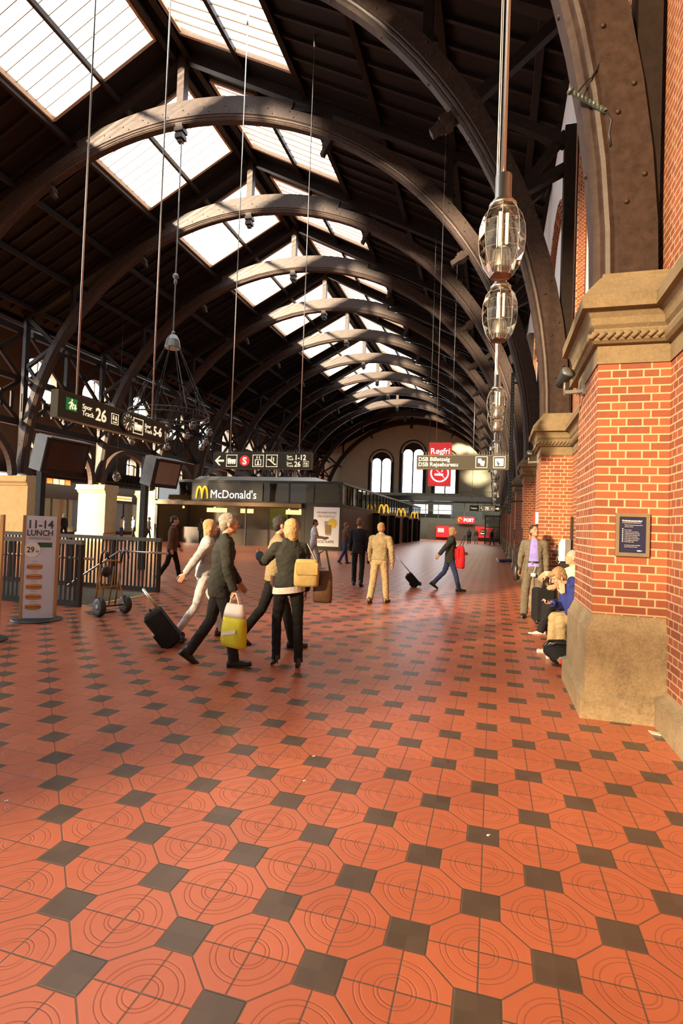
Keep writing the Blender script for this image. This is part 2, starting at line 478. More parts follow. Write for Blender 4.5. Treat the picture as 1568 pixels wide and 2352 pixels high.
# roof
ZR, SL = 20.05, 0.52                      # ridge height, slope
def rz_(dx): return ZR - SL * abs(dx)
SK0, SK1 = 0.56, 5.08                     # skylight extent from the ridge
SKY_Y = []                                # skylight extents along the hall
for i in range(-2, 10):
    yc = YC[0] + L0 * i + L0 / 2
    SKY_Y.append((yc - 2.0, yc + 2.0))
DXE = 13.62
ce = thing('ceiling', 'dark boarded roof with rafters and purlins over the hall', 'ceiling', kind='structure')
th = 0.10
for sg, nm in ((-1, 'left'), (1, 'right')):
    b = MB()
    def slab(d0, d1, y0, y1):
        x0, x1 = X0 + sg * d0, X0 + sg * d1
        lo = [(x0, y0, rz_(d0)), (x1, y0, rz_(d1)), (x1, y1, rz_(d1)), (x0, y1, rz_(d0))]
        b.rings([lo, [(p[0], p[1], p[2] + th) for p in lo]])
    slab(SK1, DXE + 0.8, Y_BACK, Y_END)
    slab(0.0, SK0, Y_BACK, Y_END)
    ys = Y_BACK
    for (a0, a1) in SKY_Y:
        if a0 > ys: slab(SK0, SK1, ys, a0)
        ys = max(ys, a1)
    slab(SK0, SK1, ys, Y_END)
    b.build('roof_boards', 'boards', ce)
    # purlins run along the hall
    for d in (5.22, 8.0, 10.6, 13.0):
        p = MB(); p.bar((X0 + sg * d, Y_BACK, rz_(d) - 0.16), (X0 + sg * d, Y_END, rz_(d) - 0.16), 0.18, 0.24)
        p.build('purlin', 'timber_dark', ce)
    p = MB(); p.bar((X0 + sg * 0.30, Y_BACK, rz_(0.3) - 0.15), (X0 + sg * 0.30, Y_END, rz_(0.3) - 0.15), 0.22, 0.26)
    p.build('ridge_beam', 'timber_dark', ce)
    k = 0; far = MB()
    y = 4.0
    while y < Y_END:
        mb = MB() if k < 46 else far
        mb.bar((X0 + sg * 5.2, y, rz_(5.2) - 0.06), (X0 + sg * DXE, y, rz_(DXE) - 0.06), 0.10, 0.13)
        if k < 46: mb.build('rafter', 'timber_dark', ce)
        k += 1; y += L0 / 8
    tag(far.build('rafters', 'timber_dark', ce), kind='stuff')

# skylights: one to a bay and slope
wn = 0
def make_skylight(sg, y0, y1):
    global wn
    wn += 1
    t = thing('window_%d' % wn, None, 'skylight', (0, 0, 0), kind='structure')
    P = lambda d, y, dz=0.0: (X0 + sg * d, y, rz_(d) + dz)
    f = MB()
    for y in (y0, y1): f.bar(P(SK0, y), P(SK1, y), 0.12, 0.22)
    f.bar(P(SK0, y0), P(SK0, y1), 0.12, 0.2); f.bar(P(SK1, y0, -0.03), P(SK1, y1, -0.03), 0.1, 0.22)
    f.build('frame', 'light_wood', t)
    br = MB()
    for k in range(1, 9):
        y = y0 + (y1 - y0) * k / 9
        br.bar(P(SK0, y, 0.04), P(SK1, y, 0.04), 0.03, 0.06)
    br.build('glazing_bars', 'light_wood', t)
    pu = MB(); dm = (SK0 + SK1) / 2
    pu.bar(P(dm, y0 - 0.95, -0.12), P(dm, y1 + 0.95, -0.12), 0.14, 0.2); pu.build('purlin', 'timber_dark', t)
    g = MB()
    g.quad(P(SK0, y0, 0.09), P(SK1, y0, 0.09), P(SK1, y1, 0.09), P(SK0, y1, 0.09)); g.build('glass', 'sky_glass', t)
    t['label'] = 'long skylight of glass and pale wooden bars in the %s roof slope' % ('left' if sg < 0 else 'right')
    return t
for (a0, a1) in SKY_Y:
    make_skylight(-1, a0, a1); make_skylight(1, a0, a1)

# ------------------------------------------------------------------ timber arches
def pol(r, deg):
    a = math.radians(deg); return Vector((r * math.cos(a), 0, ZC + r * math.sin(a)))
def make_arch(detail):
    t = thing('timber_arch', 'x', 'arch', group='timber arches across the hall')
    mb = MB()
    sec = [(0.06, -0.17), (0.0, -0.13), (0.0, 0.13), (0.06, 0.17), (0.085, 0.17), (0.10, 0.20), (0.14, 0.215), (0.18, 0.20), (0.20, 0.23), (0.55, 0.23), (0.55, -0.23), (0.20, -0.23), (0.18, -0.20), (0.14, -0.215), (0.10, -0.20), (0.085, -0.17)]
    N = 60 if detail else 36
    rs = []
    for i in range(N + 1):
        a = PI * i / N
        rs.append([((R0 + dr) * math.cos(a), dy, ZC + (R0 + dr) * math.sin(a)) for dr, dy in sec])
    mb.rings(rs)
    # thickening over the crown
    rs = []
    for i in range(13):
        a = math.radians(70 + 40 * i / 12)
        rs.append([(r * math.cos(a), dy, ZC + r * math.sin(a)) for r, dy in ((R0 + 0.53, -0.18), (R0 + 0.53, 0.18), (R0 + 0.9, 0.18), (R0 + 0.9, -0.18))])
    mb.rings(rs)
    if detail:
        for k in range(46):
            a = 4 + k * 172 / 45
            for dr in (0.29, 0.46):
                p = pol(R0 + dr, a + (1 if dr > 0.4 else 0))
                mb.ell((p.x, -0.235, p.z), (0.028, 0.02, 0.028), 7, 4)
                if k % 2: mb.ell((p.x, 0.235, p.z), (0.028, 0.02, 0.028), 6, 4)
            if k % 2 == 0:
                p = pol(R0 - 0.0, a + 2); mb.ell((p.x, 0, p.z), (0.03, 0.03, 0.03), 7, 4)
    mb.build('rib', 'timber', t)
    # king post
    kp = MB()
    kp.box((-0.15, -0.17, R0 + ZC - 0.1), (0.15, 0.17, ZR - 0.2))
    for z0, z1, hw in ((-0.25, -0.1, 0.19), (-0.33, -0.25, 0.13), (-0.5, -0.33, 0.17), (-0.62, -0.5, 0.10)):
        kp.box((-hw, -hw, R0 + ZC + z0), (hw, hw, R0 + ZC + z1))
    kp.build('king_post', 'timber', t)
    # principal rafters
    for sg in (-1, 1):
        f = MB(); f.bar((sg * 0.15, 0, ZR - 0.28), (sg * DXE, 0, rz_(DXE) - 0.28), 0.3, 0.36); f.build('principal_rafter', 'timber_dark', t)
        s = MB(); s.bar(pol(R0 + 0.7, 90 - sg * 14), (sg * 6.2, 0, rz_(6.2) - 0.35), 0.24, 0.2); s.build('collar_strut', 'timber_dark', t)
        s = MB(); s.bar(pol(R0 + 0.45, 90 - sg * 58), (sg * 13.5, 0, 12.75), 0.2, 0.24); s.build('radial_strut', 'timber_dark', t)
        s = MB(); s.bar((sg * 10.5, 0, ZC + math.sqrt(13.6 ** 2 - 10.5 ** 2)), (sg * 10.5, 0, rz_(10.5) - 0.2), 0.22, 0.22); s.build('queen_post', 'timber_dark', t)
        s = MB(); s.bar((sg * 13.58, 0.0, 4.06), (sg * 13.58, 0.0, 10.2 if sg > 0 else rz_(13.58) - 0.1), 0.22, 0.3); s.build('wall_post', 'timber_dark', t)
        s = MB(); s.bar((sg * 11.75, 0, 10.95), (sg * 13.5, 0, 9.9), 0.2, 0.2); s.build('tie_beam', 'timber_dark', t)
        s = MB(); s.bar((sg * 12.6, 0, 8.95), (sg * 13.5, 0, 9.35), 0.2, 0.2); s.build('tie_beam', 'timber_dark', t)
        s = MB(); s.bar((sg * 12.6, 0, 9.0), (sg * 13.5, 0, 10.1), 0.15, 0.18); s.build('cross_brace', 'timber_dark', t)
        for ang in (32, 62):
            br = MB(); a = 90 - sg * (90 - ang)
            e = pol(1, a) - pol(0, a)
            ct = Vector((0, 0, ZC))
            for r0, r1, hw in ((R0 + 0.62, R0 + 0.02, 0.27), (R0 + 0.02, R0 - 0.10, 0.21), (R0 - 0.10, R0 - 0.30, 0.27), (R0 - 0.30, R0 - 0.38, 0.20), (R0 - 0.38, R0 - 0.58, 0.16)):
                br.bar(ct + e * r0, ct + e * r1, hw * (0.9 if ang == 62 else 1.0), hw * 1.25, Vector((0, 1, 0)))
            br.build('pendant_bracket', 'timber', t)
    return t
arch_a = make_arch(True); arch_b = make_arch(False)
for i in range(-1, ARCH_N):
    src = arch_a if i < 4 else arch_b
    lab = ('%s timber arch across the hall counted from the framed notice' % ORD[i]) if i >= 0 else 'timber arch over the spot in front of the framed notice, out of frame'
    if i == -1: continue
    o = src if (i == 0 or i == 4) else copy_tree(src)
    o.location = (X0, YC[i], 0); o['label'] = lab
# floor and end of the hall: boards over the right spandrel are the roof itself

# ------------------------------------------------------------------ end gable
g = MB()
GW = [(-16.9, 1.55, 6.9, 11.55), (-12.05, 1.6, 6.9, 12.9), (-7.15, 1.55, 6.9, 11.55)]   # centre, half width, sill, spring
def gable_wall(mb, y0, y1, holes, x0, x1, z0, ztop_fn, step=0.25):
    # wall in vertical strips with round-topped openings
    xs = set([x0, x1])
    x = x0
    while x < x1: xs.add(round(x, 4)); x += step
    for (c, hw, zs, zp) in holes:
        for k in range(17): xs.add(round(c - hw * math.cos(PI * k / 16), 4))
    xs = sorted(xs)
    def hole_at(xm):
        for (c, hw, zs, zp) in holes:
            if abs(xm - c) < hw: return (c, hw, zs, zp)
    def top(h, x):
        c, hw, zs, zp = h; return zp + math.sqrt(max(0, hw * hw - (x - c) ** 2))
    for xa, xb in zip(xs[:-1], xs[1:]):
        h = hole_at((xa + xb) / 2)
        segs = []
        if h:
            segs.append(((xa, z0), (xb, z0), (xb, h[2]), (xa, h[2])))
            segs.append(((xa, top(h, xa)), (xb, top(h, xb)), (xb, ztop_fn(xb)), (xa, ztop_fn(xa))))
        else:
            segs.append(((xa, z0), (xb, z0), (xb, ztop_fn(xb)), (xa, ztop_fn(xa))))
        for sgm in segs:
            for yy in (y0, y1): mb.quad(*[(p[0], yy, p[1]) for p in sgm])
            if h:
                mb.quad((sgm[2][0], y0, sgm[2][1]), (sgm[3][0], y0, sgm[3][1]), (sgm[3][0], y1, sgm[3][1]), (sgm[2][0], y1, sgm[2][1]))
                mb.quad((sgm[0][0], y0, sgm[0][1]), (sgm[1][0], y0, sgm[1][1]), (sgm[1][0], y1, sgm[1][1]), (sgm[0][0], y1, sgm[0][1]))
    for (c, hw, zs, zp) in holes:
        for x in (c - hw, c + hw): mb.quad((x, y0, zs), (x, y1, zs), (x, y1, zp), (x, y0, zp))
gable_wall(g, Y_END, Y_END + 0.6, GW, -27.0, XW + 0.6, 5.6, lambda x: rz_(x - X0) + 0.05)
tag(g.build('wall_back', 'plaster'), 'cream plastered gable wall at the far end of the hall', 'wall', kind='structure')
def arch_window(c, hw, zs, zp, y, nm, label):
    t = thing(nm, label, 'window', kind='structure')
    s = MB(); sec = []
    for k in range(25):
        a = PI * k / 24; sec.append([(c + r * math.cos(a), yy, zp + r * math.sin(a)) for r, yy in ((hw, y + 0.1), (hw + 0.45, y - 0.08), (hw + 0.45, y + 0.0), (hw, y + 0.3))])
    s.rings(sec)
    for sg in (-1, 1): s.box((c + sg * (hw + 0.22) - 0.23, y - 0.08, zs), (c + sg * (hw + 0.22) + 0.23, y + 0.2, zp))
    s.build('surround', 'timber', t)
    f = MB(); yb = y + 0.3
    sub = hw / 2 - 0.08; sp = zp - 0.1
    # panel above the twin lights
    poly = [(c + hw * math.cos(PI * k / 24), zp + hw * math.sin(PI * k / 24)) for k in range(25)]
    pl = poly + [(c - hw, sp)]
    for cc in (c - hw / 2, c + hw / 2):
        pl += [(cc - sub * math.cos(PI * k / 12), sp + sub * math.sin(PI * k / 12)) for k in range(13)]
    pl += [(c + hw, sp)]
    f.prism([(a - c, b) for a, b in pl], (c, yb + 0.1, 0), (1, 0, 0), (0, 0, 1), 0.1)
    f.build('tympanum', 'timber', t)
    m = MB()
    m.box((c - 0.09, yb - 0.1, zs), (c + 0.09, yb + 0.12, sp + 0.3))
    for sg in (-1, 1): m.box((c + sg * (hw - 0.04) - 0.05, yb - 0.05, zs), (c + sg * (hw - 0.04) + 0.05, yb + 0.12, sp + 0.1))
    for cc in (c - hw / 2, c + hw / 2):
        for d in (-0.33, 0, 0.33): m.box((cc + d * sub * 1.4 - 0.015, yb + 0.02, zs), (cc + d * sub * 1.4 + 0.015, yb + 0.05, sp + sub * 0.8))
        for q in range(1, 5): m.box((cc - sub, yb + 0.02, zs + (sp - zs) * q / 5 - 0.012), (cc + sub, yb + 0.05, zs + (sp - zs) * q / 5 + 0.012))
    m.build('mullions', 'timber_dark', t)
    gl = MB(); gl.quad((c - hw, yb + 0.06, zs), (c + hw, yb + 0.06, zs), (c + hw, yb + 0.06, zp + hw * 0.85), (c - hw, yb + 0.06, zp + hw * 0.85)); gl.build('glass', 'sky_glass', t)
    return t
for k, (h, nm) in enumerate(zip(GW, ('leftmost', 'middle', 'rightmost'))):
    arch_window(*h, Y_END, 'window_%d' % (60 + k), '%s twin-light arched window in the far gable' % nm)

# unseen wall behind the camera: openings shaped to place the sun patches
bk = MB()
BW = [(-8.3, 4.9, 4.9, 8.6)]  # sized and placed for where the sun lands in the hall
gable_wall(bk, Y_BACK - 0.4, Y_BACK, BW, -25.6, XW + 0.6, 4.5, lambda x: rz_(x - X0) + 0.05)
for xa, xb in ((-25.6, -7.6), (-1.3, XW + 0.6)): bk.box((xa, Y_BACK - 0.4, 0), (xb, Y_BACK, 4.5))
bp = MB()
for c_, hw_, zs_, zp_ in BW: bp.quad((c_ - hw_, Y_BACK - 0.2, zs_), (c_ + hw_, Y_BACK - 0.2, zs_), (c_ + hw_, Y_BACK - 0.2, zp_ + hw_), (c_ - hw_, Y_BACK - 0.2, zp_ + hw_))
bp.quad((-7.6, Y_BACK - 0.2, 0), (-1.3, Y_BACK - 0.2, 0), (-1.3, Y_BACK - 0.2, 4.5), (-7.6, Y_BACK - 0.2, 4.5))
bp2 = MB(); bp2.quad((-46, Y_BACK - 0.2, 0), (-25.6, Y_BACK - 0.2, 0), (-25.6, Y_BACK - 0.2, 18), (-46, Y_BACK - 0.2, 18))  # pane added out of view to weaken sun entering the left aisle
tag(bp2.build('window_59', 'aisle_pane'), 'unseen tinted pane added at the near end of the left aisle to dim the sun', 'window', kind='structure')
tag(bp.build('window_58', 'back_pane'), 'unseen glazing of the near gable openings, tint added to cut the light', 'window', kind='structure')
tag(bk.build('wall_front', 'plaster'), 'unseen plastered gable wall at the near end of the hall, openings shaped to steer the sun', 'wall', kind='structure')
# ------------------------------------------------------------------ left arcade and the aisle behind it
XL0, XL1 = -26.9, -24.75
LCAP = [(3.18, 0.0), (3.22, 0.05), (3.30, 0.05), (3.36, 0.10), (3.42, 0.16), (3.50, 0.16), (3.52, 0.13), (3.74, 0.13), (3.76, 0.0)]
def make_left_pier():
    t = thing('stone_pier', 'x', 'pier', group='stone piers of the left arcade')
    a = MB(); rect_stack(a, XL0, XL1, 0, 1.15, [(0, 0.09), (0.5, 0.09), (0.58, 0.0)]); a.build('plinth', 'cream_stone', t)
    b = MB(); b.box((XL0, 0, 0.5), (XL1, 1.15, 3.2)); b.build('shaft', 'cream_stone', t)
    c = MB(); rect_stack(c, XL0, XL1, 0, 1.15, LCAP); c.build('capital', 'cream_stone', t)
    return t
lp = make_left_pier()
for i in range(2, ARCH_N):
    o = lp if i == 2 else copy_tree(lp)
    o.location = (0, YF[i], 0)
    o['label'] = {3: 'pale stone pier of the left arcade behind the two lunch boards', 4: 'pale stone pier of the left arcade under the slanting screens, next to the shop'}.get(i, '%s pale stone pier of the left arcade' % ORD[i])

def make_arcade():
    t = thing('arcade_truss', 'x', 'truss', group='timber trusses of the left arcade')
    x = -25.85; h = L0 / 2 - 0.34
    for sg in (-1, 1):
        m = MB(); n = 14; rs = []
        for i in range(n + 1):
            a = PI / 2 * i / n
            rs.append([(x + dx, sg * (h - 0.28 - r * (1 - math.cos(a)) * 0.98) + 0, 3.75 + (r + rr) * math.sin(a) * 0.98) for dx, r, rr in ((-0.16, 2.25, 0), (0.16, 2.25, 0), (0.16, 2.25, 0.34), (-0.16, 2.25, 0.34))])
        # simple curved brace, thick band
        rs = []
        for i in range(n + 1):
            a = PI / 2 * i / n
            cy, cz = sg * 0.0, 3.75
            for_r = []
            for dx, rr in ((-0.16, 2.45), (0.16, 2.45), (0.16, 2.8), (-0.16, 2.8)):
                for_r.append((x + dx, sg * rr * math.cos(a), cz + rr * math.sin(a) * 0.98))
            rs.append(for_r)
        m.rings(rs); m.build('arch_brace', 'timber', t)
    for z, hh in ((6.75, 0.36), (9.2, 0.28), (11.9, 0.34)):
        b = MB(); b.bar((x, -h, z), (x, h, z), 0.3, hh); b.build('beam', 'timber_dark', t)
    for z0, z1 in ((6.9, 9.1), (9.3, 11.75)):
        for sg in (-1, 1):
            for a0, a1 in ((-h, 0), (0, h)):
                d = MB(); d.bar((x, a0 if sg < 0 else a1, z0), (x, a1 if sg < 0 else a0, z1), 0.16, 0.2); d.build('brace', 'timber_dark', t)
    q = MB(); q.bar((x, 0, 6.75), (x, 0, 11.8), 0.24, 0.24); q.build('post', 'timber_dark', t)
    # carved infill above the arch
    s = MB()
    for k in range(9):
        yy = -h + 0.45 + k * (L0 - 0.9) / 8
        s.box((x - 0.05, yy - 0.08, 7.4), (x + 0.05, yy + 0.08, 8.4))
    s.build('slat_infill', 'timber_dark', t)
    return t
at_ = make_arcade()
for i in range(2, ARCH_N - 1):
    o = at_ if i == 2 else copy_tree(at_)
    o.location = (0, YC[i] + L0 / 2, 0)
    o['label'] = '%s bay of the dark lattice truss over the left arcade' % ORD[i]

# outer wall of the aisle with twin windows, in its own frame (local x runs along the hall)
XA = -34.5
hl = []
for i in range(4, ARCH_N - 1):
    yc = YC[i] + L0 / 2
    for d in (-1.0, 1.0): hl.append((yc + d, 0.72, 5.65, 6.75))
    hl.append((yc, 1.7, 10.4, 12.0))
wl = MB()
low = [h for h in hl if h[2] < 8]; hi = [h for h in hl if h[2] > 8]
gable_wall(wl, -0.3, 0.3, low, 24.0, 84.0, 4.6, lambda x: 8.8, 0.5)
gable_wall(wl, -0.3, 0.3, hi, 24.0, 84.0, 8.8, lambda x: 16.0, 0.5)
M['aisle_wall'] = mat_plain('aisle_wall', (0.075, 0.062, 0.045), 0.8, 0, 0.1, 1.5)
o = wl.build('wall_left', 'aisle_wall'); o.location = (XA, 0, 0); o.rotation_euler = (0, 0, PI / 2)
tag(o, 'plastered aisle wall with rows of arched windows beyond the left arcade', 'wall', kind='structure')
wn2 = 80
for h in hl:
    c, hw, zs, zp = h
    t = thing('window_%d' % wn2, None, 'window', (XA, c, 0), kind='structure'); wn2 += 1
    f = MB()
    for d in (-1, 0, 1): f.box((-0.1, d * (hw - 0.04) - 0.04, zs), (0.06, d * (hw - 0.04) + 0.04, zp + (hw * 0.9 if d == 0 else 0)))
    for z in (zs + 0.04, zp): f.box((-0.1, -hw, z - 0.04), (0.06, hw, z + 0.04))
    f.build('frame', 'timber_dark', t)
    gl = MB(); gl.quad((-0.05, -hw, zs), (-0.05, hw, zs), (-0.05, hw, zp + hw * 0.95), (-0.05, -hw, zp + hw * 0.95)); gl.build('glass', 'sky_glass', t)
# gallery in front of the windows
def make_gallery():
    t = thing('gallery_balustrade', 'x', 'balustrade', group='gallery balustrades in the left aisle')
    h = L0 / 2
    m = MB(); m.box((XA + 1.0, -h, 4.66), (XA + 1.16, h, 4.86)); m.box((XA + 1.0, -h, 5.5), (XA + 1.16, h, 5.64)); m.build('rail', 'timber', t)
    for k in range(12):
        yy = -h + 0.23 + k * L0 / 12
        b = MB(); b.box((XA + 1.04, yy - 0.11, 4.86), (XA + 1.12, yy + 0.11, 5.5)); b.build('baluster', 'timber_dark', t)
    return t
gb = make_gallery()
for i in range(4, ARCH_N - 1):
    o = gb if i == 4 else copy_tree(gb)
    o.location = (0, YC[i] + L0 / 2, 0); o['label'] = '%s bay of the timber gallery balustrade in the left aisle' % ORD[i]
gf = MB(); gf.box((XA, 24, 4.54), (XA + 1.2, 84, 4.66)); gf.box((-45, 84.0, 0), (-26.5, 84.4, 17.6)); tag(gf.build('trim_3', 'timber_dark'), 'gallery floor along the left aisle wall and an added wall closing the far aisle end', 'gallery', kind='structure')  # tall box added to shut out bright sky at the aisle end
# aisle roof
ar = MB()
ar.rings([[(-26.2, -6, 12.5), (XA - 6, -6, 17.4), (XA - 6, 84, 17.4), (-26.2, 84, 12.5)], [(-26.2, -6, 12.62), (XA - 6, -6, 17.52), (XA - 6, 84, 17.52), (-26.2, 84, 12.62)]])
tag(ar.build('trim_4', 'boards'), 'dark boarded roof of the left aisle', 'roof', kind='structure')

# shop fronts under the gallery
def shop(y0, y1, label, signcol, bright, name='shop_front'):
    t = thing(name, label, 'shop', (XA + 1.3, (y0 + y1) / 2, 0))
    w2 = (y1 - y0) / 2 - 0.03
    f = MB(); f.box((-0.4, -w2, 2.9), (0, w2, 4.54)); f.build('fascia', 'bronze', t)
    fr = MB()
    for k in range(4):
        yy = -w2 + 0.06 + k * (2 * w2 - 0.12) / 3; fr.box((-0.12, yy - 0.05, 0), (0, yy + 0.05, 2.9))
    fr.box((-0.12, -w2, 0), (0, w2, 0.3)); fr.build('frame', 'bronze', t)
    gl = MB(); gl.quad((-0.06, -w2, 0.3), (-0.06, w2, 0.3), (-0.06, w2, 2.9), (-0.06, -w2, 2.9)); gl.build('glass', 'dim_glass', t)
    bk_ = MB(); bk_.box((-2.6, -w2, 0), (-2.5, w2, 4.5)); bk_.build('back_wall', bright, t)
    for k, cc in enumerate(signcol):
        sm = MB(); yy = -w2 + 0.5 + k * 0.62; sm.box((0, yy, 4.05), (0.05, yy + 0.5, 4.45)); sm.build('sign_panel', cc, t)
    return t
M['sign_orange'] = mat_emit('lit_orange', (1.0, 0.30, 0.04), 1.2)
M['sign_cream'] = mat_emit('lit_cream', (1.0, 0.75, 0.42), 1.3)
M['shop_light'] = mat_emit('lit_shop_interior', (0.80, 1.0, 0.82), 2.2)
M['shop_dim'] = mat_plain('dim_shop_interior', (0.10, 0.085, 0.06), 0.7)
shop(33.0, 38.2, 'shop front with white lit window under orange and cream sign panels', ['sign_cream', 'sign_orange', 'sign_cream', 'sign_cream', 'sign_orange'], 'shop_light')
shop(38.2, 41.0, 'dark shop front with one orange sign panel beside the white lit window', ['sign_orange'], 'shop_dim')
shop(41.0, 48.0, 'dim shop front with long cream lit sign beyond the arcade', [], 'shop_dim')
sl = thing('lit_sign_board', 'long cream and orange striped lit sign over the dim shop', 'sign', (XA + 1.32, 42.8, 3.15))
for k, cc in enumerate(('sign_cream', 'sign_orange', 'sign_cream')):
    m = MB(); m.box((0, -1.5, 0.14 * k), (0.08, 1.5, 0.14 * k + 0.125)); m.build('stripe_panel', cc, sl)
# ------------------------------------------------------------------ restaurant kiosk in the hall
M['kiosk_brown'] = mat_plain('brown_panel', (0.085, 0.060, 0.036), 0.4, 0.1, 0.15, 1.2)
M['kiosk_dark'] = mat_plain('dark_bronze_frame', (0.020, 0.019, 0.017), 0.35, 0.4, 0.2, 4)
M['awning'] = mat_plain('gold_brown_lintel', (0.20, 0.115, 0.045), 0.4, 0.2, 0.15, 4)
M['menu_lit'] = mat_emit('lit_menu_boards', (1.0, 0.62, 0.22), 2.4)
M['green_wall'] = mat_plain('olive_green_wall', (0.14, 0.17, 0.03), 0.6)
M['roof_metal'] = mat_plain('pale_zinc', (0.30, 0.29, 0.26), 0.45, 0.3, 0.06)
M['counter'] = mat_plain('dark_counter', (0.05, 0.03, 0.02), 0.4)
KX0, KX1, KY0, KY1, KZ = -22.9, -9.3, 33.2, 72.0, 4.36
ks = thing('restaurant_kiosk', 'dark glazed fast food kiosk with golden letter M and white lettering', 'kiosk', (0, 0, 0))
m = MB(); m.box((KX0, KY0, KZ - 0.14), (KX1 + 0.05, KY1, KZ)); m.box((KX0 + 0.3, KY0 + 0.3, KZ), (KX1 - 0.3, KY1 - 0.3, KZ + 0.06)); m.build('roof_slab', 'kiosk_dark', ks)
m = MB(); m.rings([[(-20.2, KY0 + 0.5, KZ + 0.06), (-10.3, KY0 + 0.5, KZ + 0.06), (-10.3, KY0 + 6, KZ + 0.06), (-20.2, KY0 + 6, KZ + 0.06)], [(-20.0, KY0 + 0.9, KZ + 0.36), (-11.4, KY0 + 0.9, KZ + 0.36), (-11.4, KY0 + 5, KZ + 0.36), (-20.0, KY0 + 5, KZ + 0.36)]]); m.build('roof_lantern', 'roof_metal', ks)
m = MB()
for x in (KX0, -20.0, -18.2, -16.4, -14.3, -12.9, -11.2, KX1 - 0.06): m.box((x - 0.04, KY0, 2.95), (x + 0.04, KY0 + 0.12, KZ - 0.14))
m.box((KX0, KY0, 2.9), (KX1, KY0 + 0.12, 3.0)); m.build('front_frame', 'kiosk_dark', ks)
m = MB(); m.quad((KX0, KY0 + 0.06, 3.0), (KX1, KY0 + 0.06, 3.0), (KX1, KY0 + 0.06, KZ - 0.14), (KX0, KY0 + 0.06, KZ - 0.14)); m.build('front_glass', 'dim_glass', ks)
m = MB(); m.box((-19.95, KY0 - 0.04, 3.02), (-14.75, KY0 + 0.02, 4.2)); m.build('sign_panel', 'black', ks)
# the golden letter and the name
lm = MB()
for dx in (-0.21, 0.21):
    pts = [(-19.2 + dx + 0.21 * math.cos(PI * k / 16), KY0 - 0.09, 3.1 + 0.82 * math.sin(PI * k / 16)) for k in range(17)]
    lm.tube(pts, [0.05 + 0.025 * math.sin(PI * k / 16) for k in range(17)], 8)
lm.build('golden_letter', 'yellow', ks, )
text("McDonald's", 0.78, 'white_lit', ks, (-18.60, KY0 - 0.06, 3.17), FRONT, 'sign_lettering', bold=0.0, xs=0.93)
m = MB(); m.box((KX0, KY0 - 0.35, 2.66), (-11.9, KY0 + 0.1, 2.9)); m.build('lintel', 'awning', ks)
for lo, hi in (((KX1 - 0.16, KY0 - 0.02, 0), (KX1 + 0.02, KY0 + 0.16, KZ)), ((-12.0, KY0, 0), (-11.75, KY0 + 0.2, 2.95)), ((KX0, KY0, 0), (KX0 + 0.2, KY0 + 0.2, KZ)), ((-16.0, KY0 + 0.05, 0), (-15.9, KY0 + 0.15, 2.7))):
    m = MB(); m.box(lo, hi); m.build('column', 'kiosk_dark', ks)
m = MB(); m.box((KX0, KY0 + 0.2, 0), (KX0 + 0.12, KY1, KZ - 0.14)); m.build('blind_side_wall', 'kiosk_brown', ks)
m = MB(); m.box((-11.75, KY0 + 0.02, 0), (KX1 - 0.16, KY0 + 0.12, 2.95)); m.build('corner_panel', 'kiosk_dark', ks)
m = MB(); m.box((KX0 + 0.3, KY0 + 4.0, 0), (KX1 - 0.4, KY0 + 4.1, 4.2)); m.build('interior_wall', 'kiosk_brown', ks)
m = MB(); m.box((-15.8, KY0 + 3.8, 0), (-14.4, KY0 + 3.95, 2.7)); m.build('green_partition', 'green_wall', ks)
m = MB(); m.box((KX0 + 0.4, KY0 + 1.8, 0), (-12.2, KY0 + 2.4, 1.12)); m.build('service_counter', 'counter', ks)
for k, (xa, xb) in enumerate(((-20.3, -18.7), (-14.1, -12.9), (-12.8, -12.2), (-17.6, -16.6))):
    m = MB(); m.box((xa, KY0 + 2.6, 2.25), (xb, KY0 + 2.66, 2.56)); m.build('menu_board', 'menu_lit', ks)
for x in (-21.5, -19.0, -13.4, -12.6):
    m = MB(); m.lathe([(0.0, 2.62), (0.07, 2.6), (0.08, 2.5), (0.05, 2.44)], 8, (x, KY0 + 1.4, 0)); m.build('ceiling_lamp', 'menu_lit', ks)
# long side
m = MB(); m.box((KX1 - 0.12, KY0 + 0.2, 0), (KX1 - 0.04, KY1, 2.85)); m.build('side_panelling', 'kiosk_brown', ks)
m = MB()
y = KY0 + 0.2; k = 0
while y < KY1:
    m.box((KX1 - 0.1, y - 0.045, 2.85), (KX1, y + 0.045, KZ - 0.14)); y += 1.35; k += 1
m.box((KX1 - 0.1, KY0, 2.83), (KX1 + 0.02, KY1, 2.93)); m.build('side_frame', 'kiosk_dark', ks)
m = MB(); m.quad((KX1 - 0.05, KY0, 2.93), (KX1 - 0.05, KY1, 2.93), (KX1 - 0.05, KY1, KZ - 0.14), (KX1 - 0.05, KY0, KZ - 0.14)); m.build('side_glass', 'dim_glass', ks)
for ya, yb in ((43.0, 46.5), (50.2, 53.2), (58.5, 61.2), (66.0, 68.5)):
    m = MB(); m.box((KX1 - 0.1, ya, 0), (KX1 + 0.42, ya + 0.12, 2.7)); m.box((KX1 - 0.1, yb, 0), (KX1 + 0.42, yb + 0.12, 2.7)); m.box((KX1 - 0.1, ya, 2.55), (KX1 + 0.42, yb + 0.12, 2.7)); m.box((KX1 - 0.1, ya, 0.0), (KX1 + 0.0, yb, 2.6)); m.build('door_portal', 'kiosk_dark', ks)
for y in (44.6, 53.4, 63.0):
    lm = MB()
    for dx in (-0.2, 0.2):
        pts = [(KX1 + 0.45 + dx + 0.2 * math.cos(PI * q / 14), y, 2.72 + 0.72 * math.sin(PI * q / 14)) for q in range(15)]
        lm.tube(pts, 0.06, 7)
    lm.build('golden_letter', 'yellow', ks)
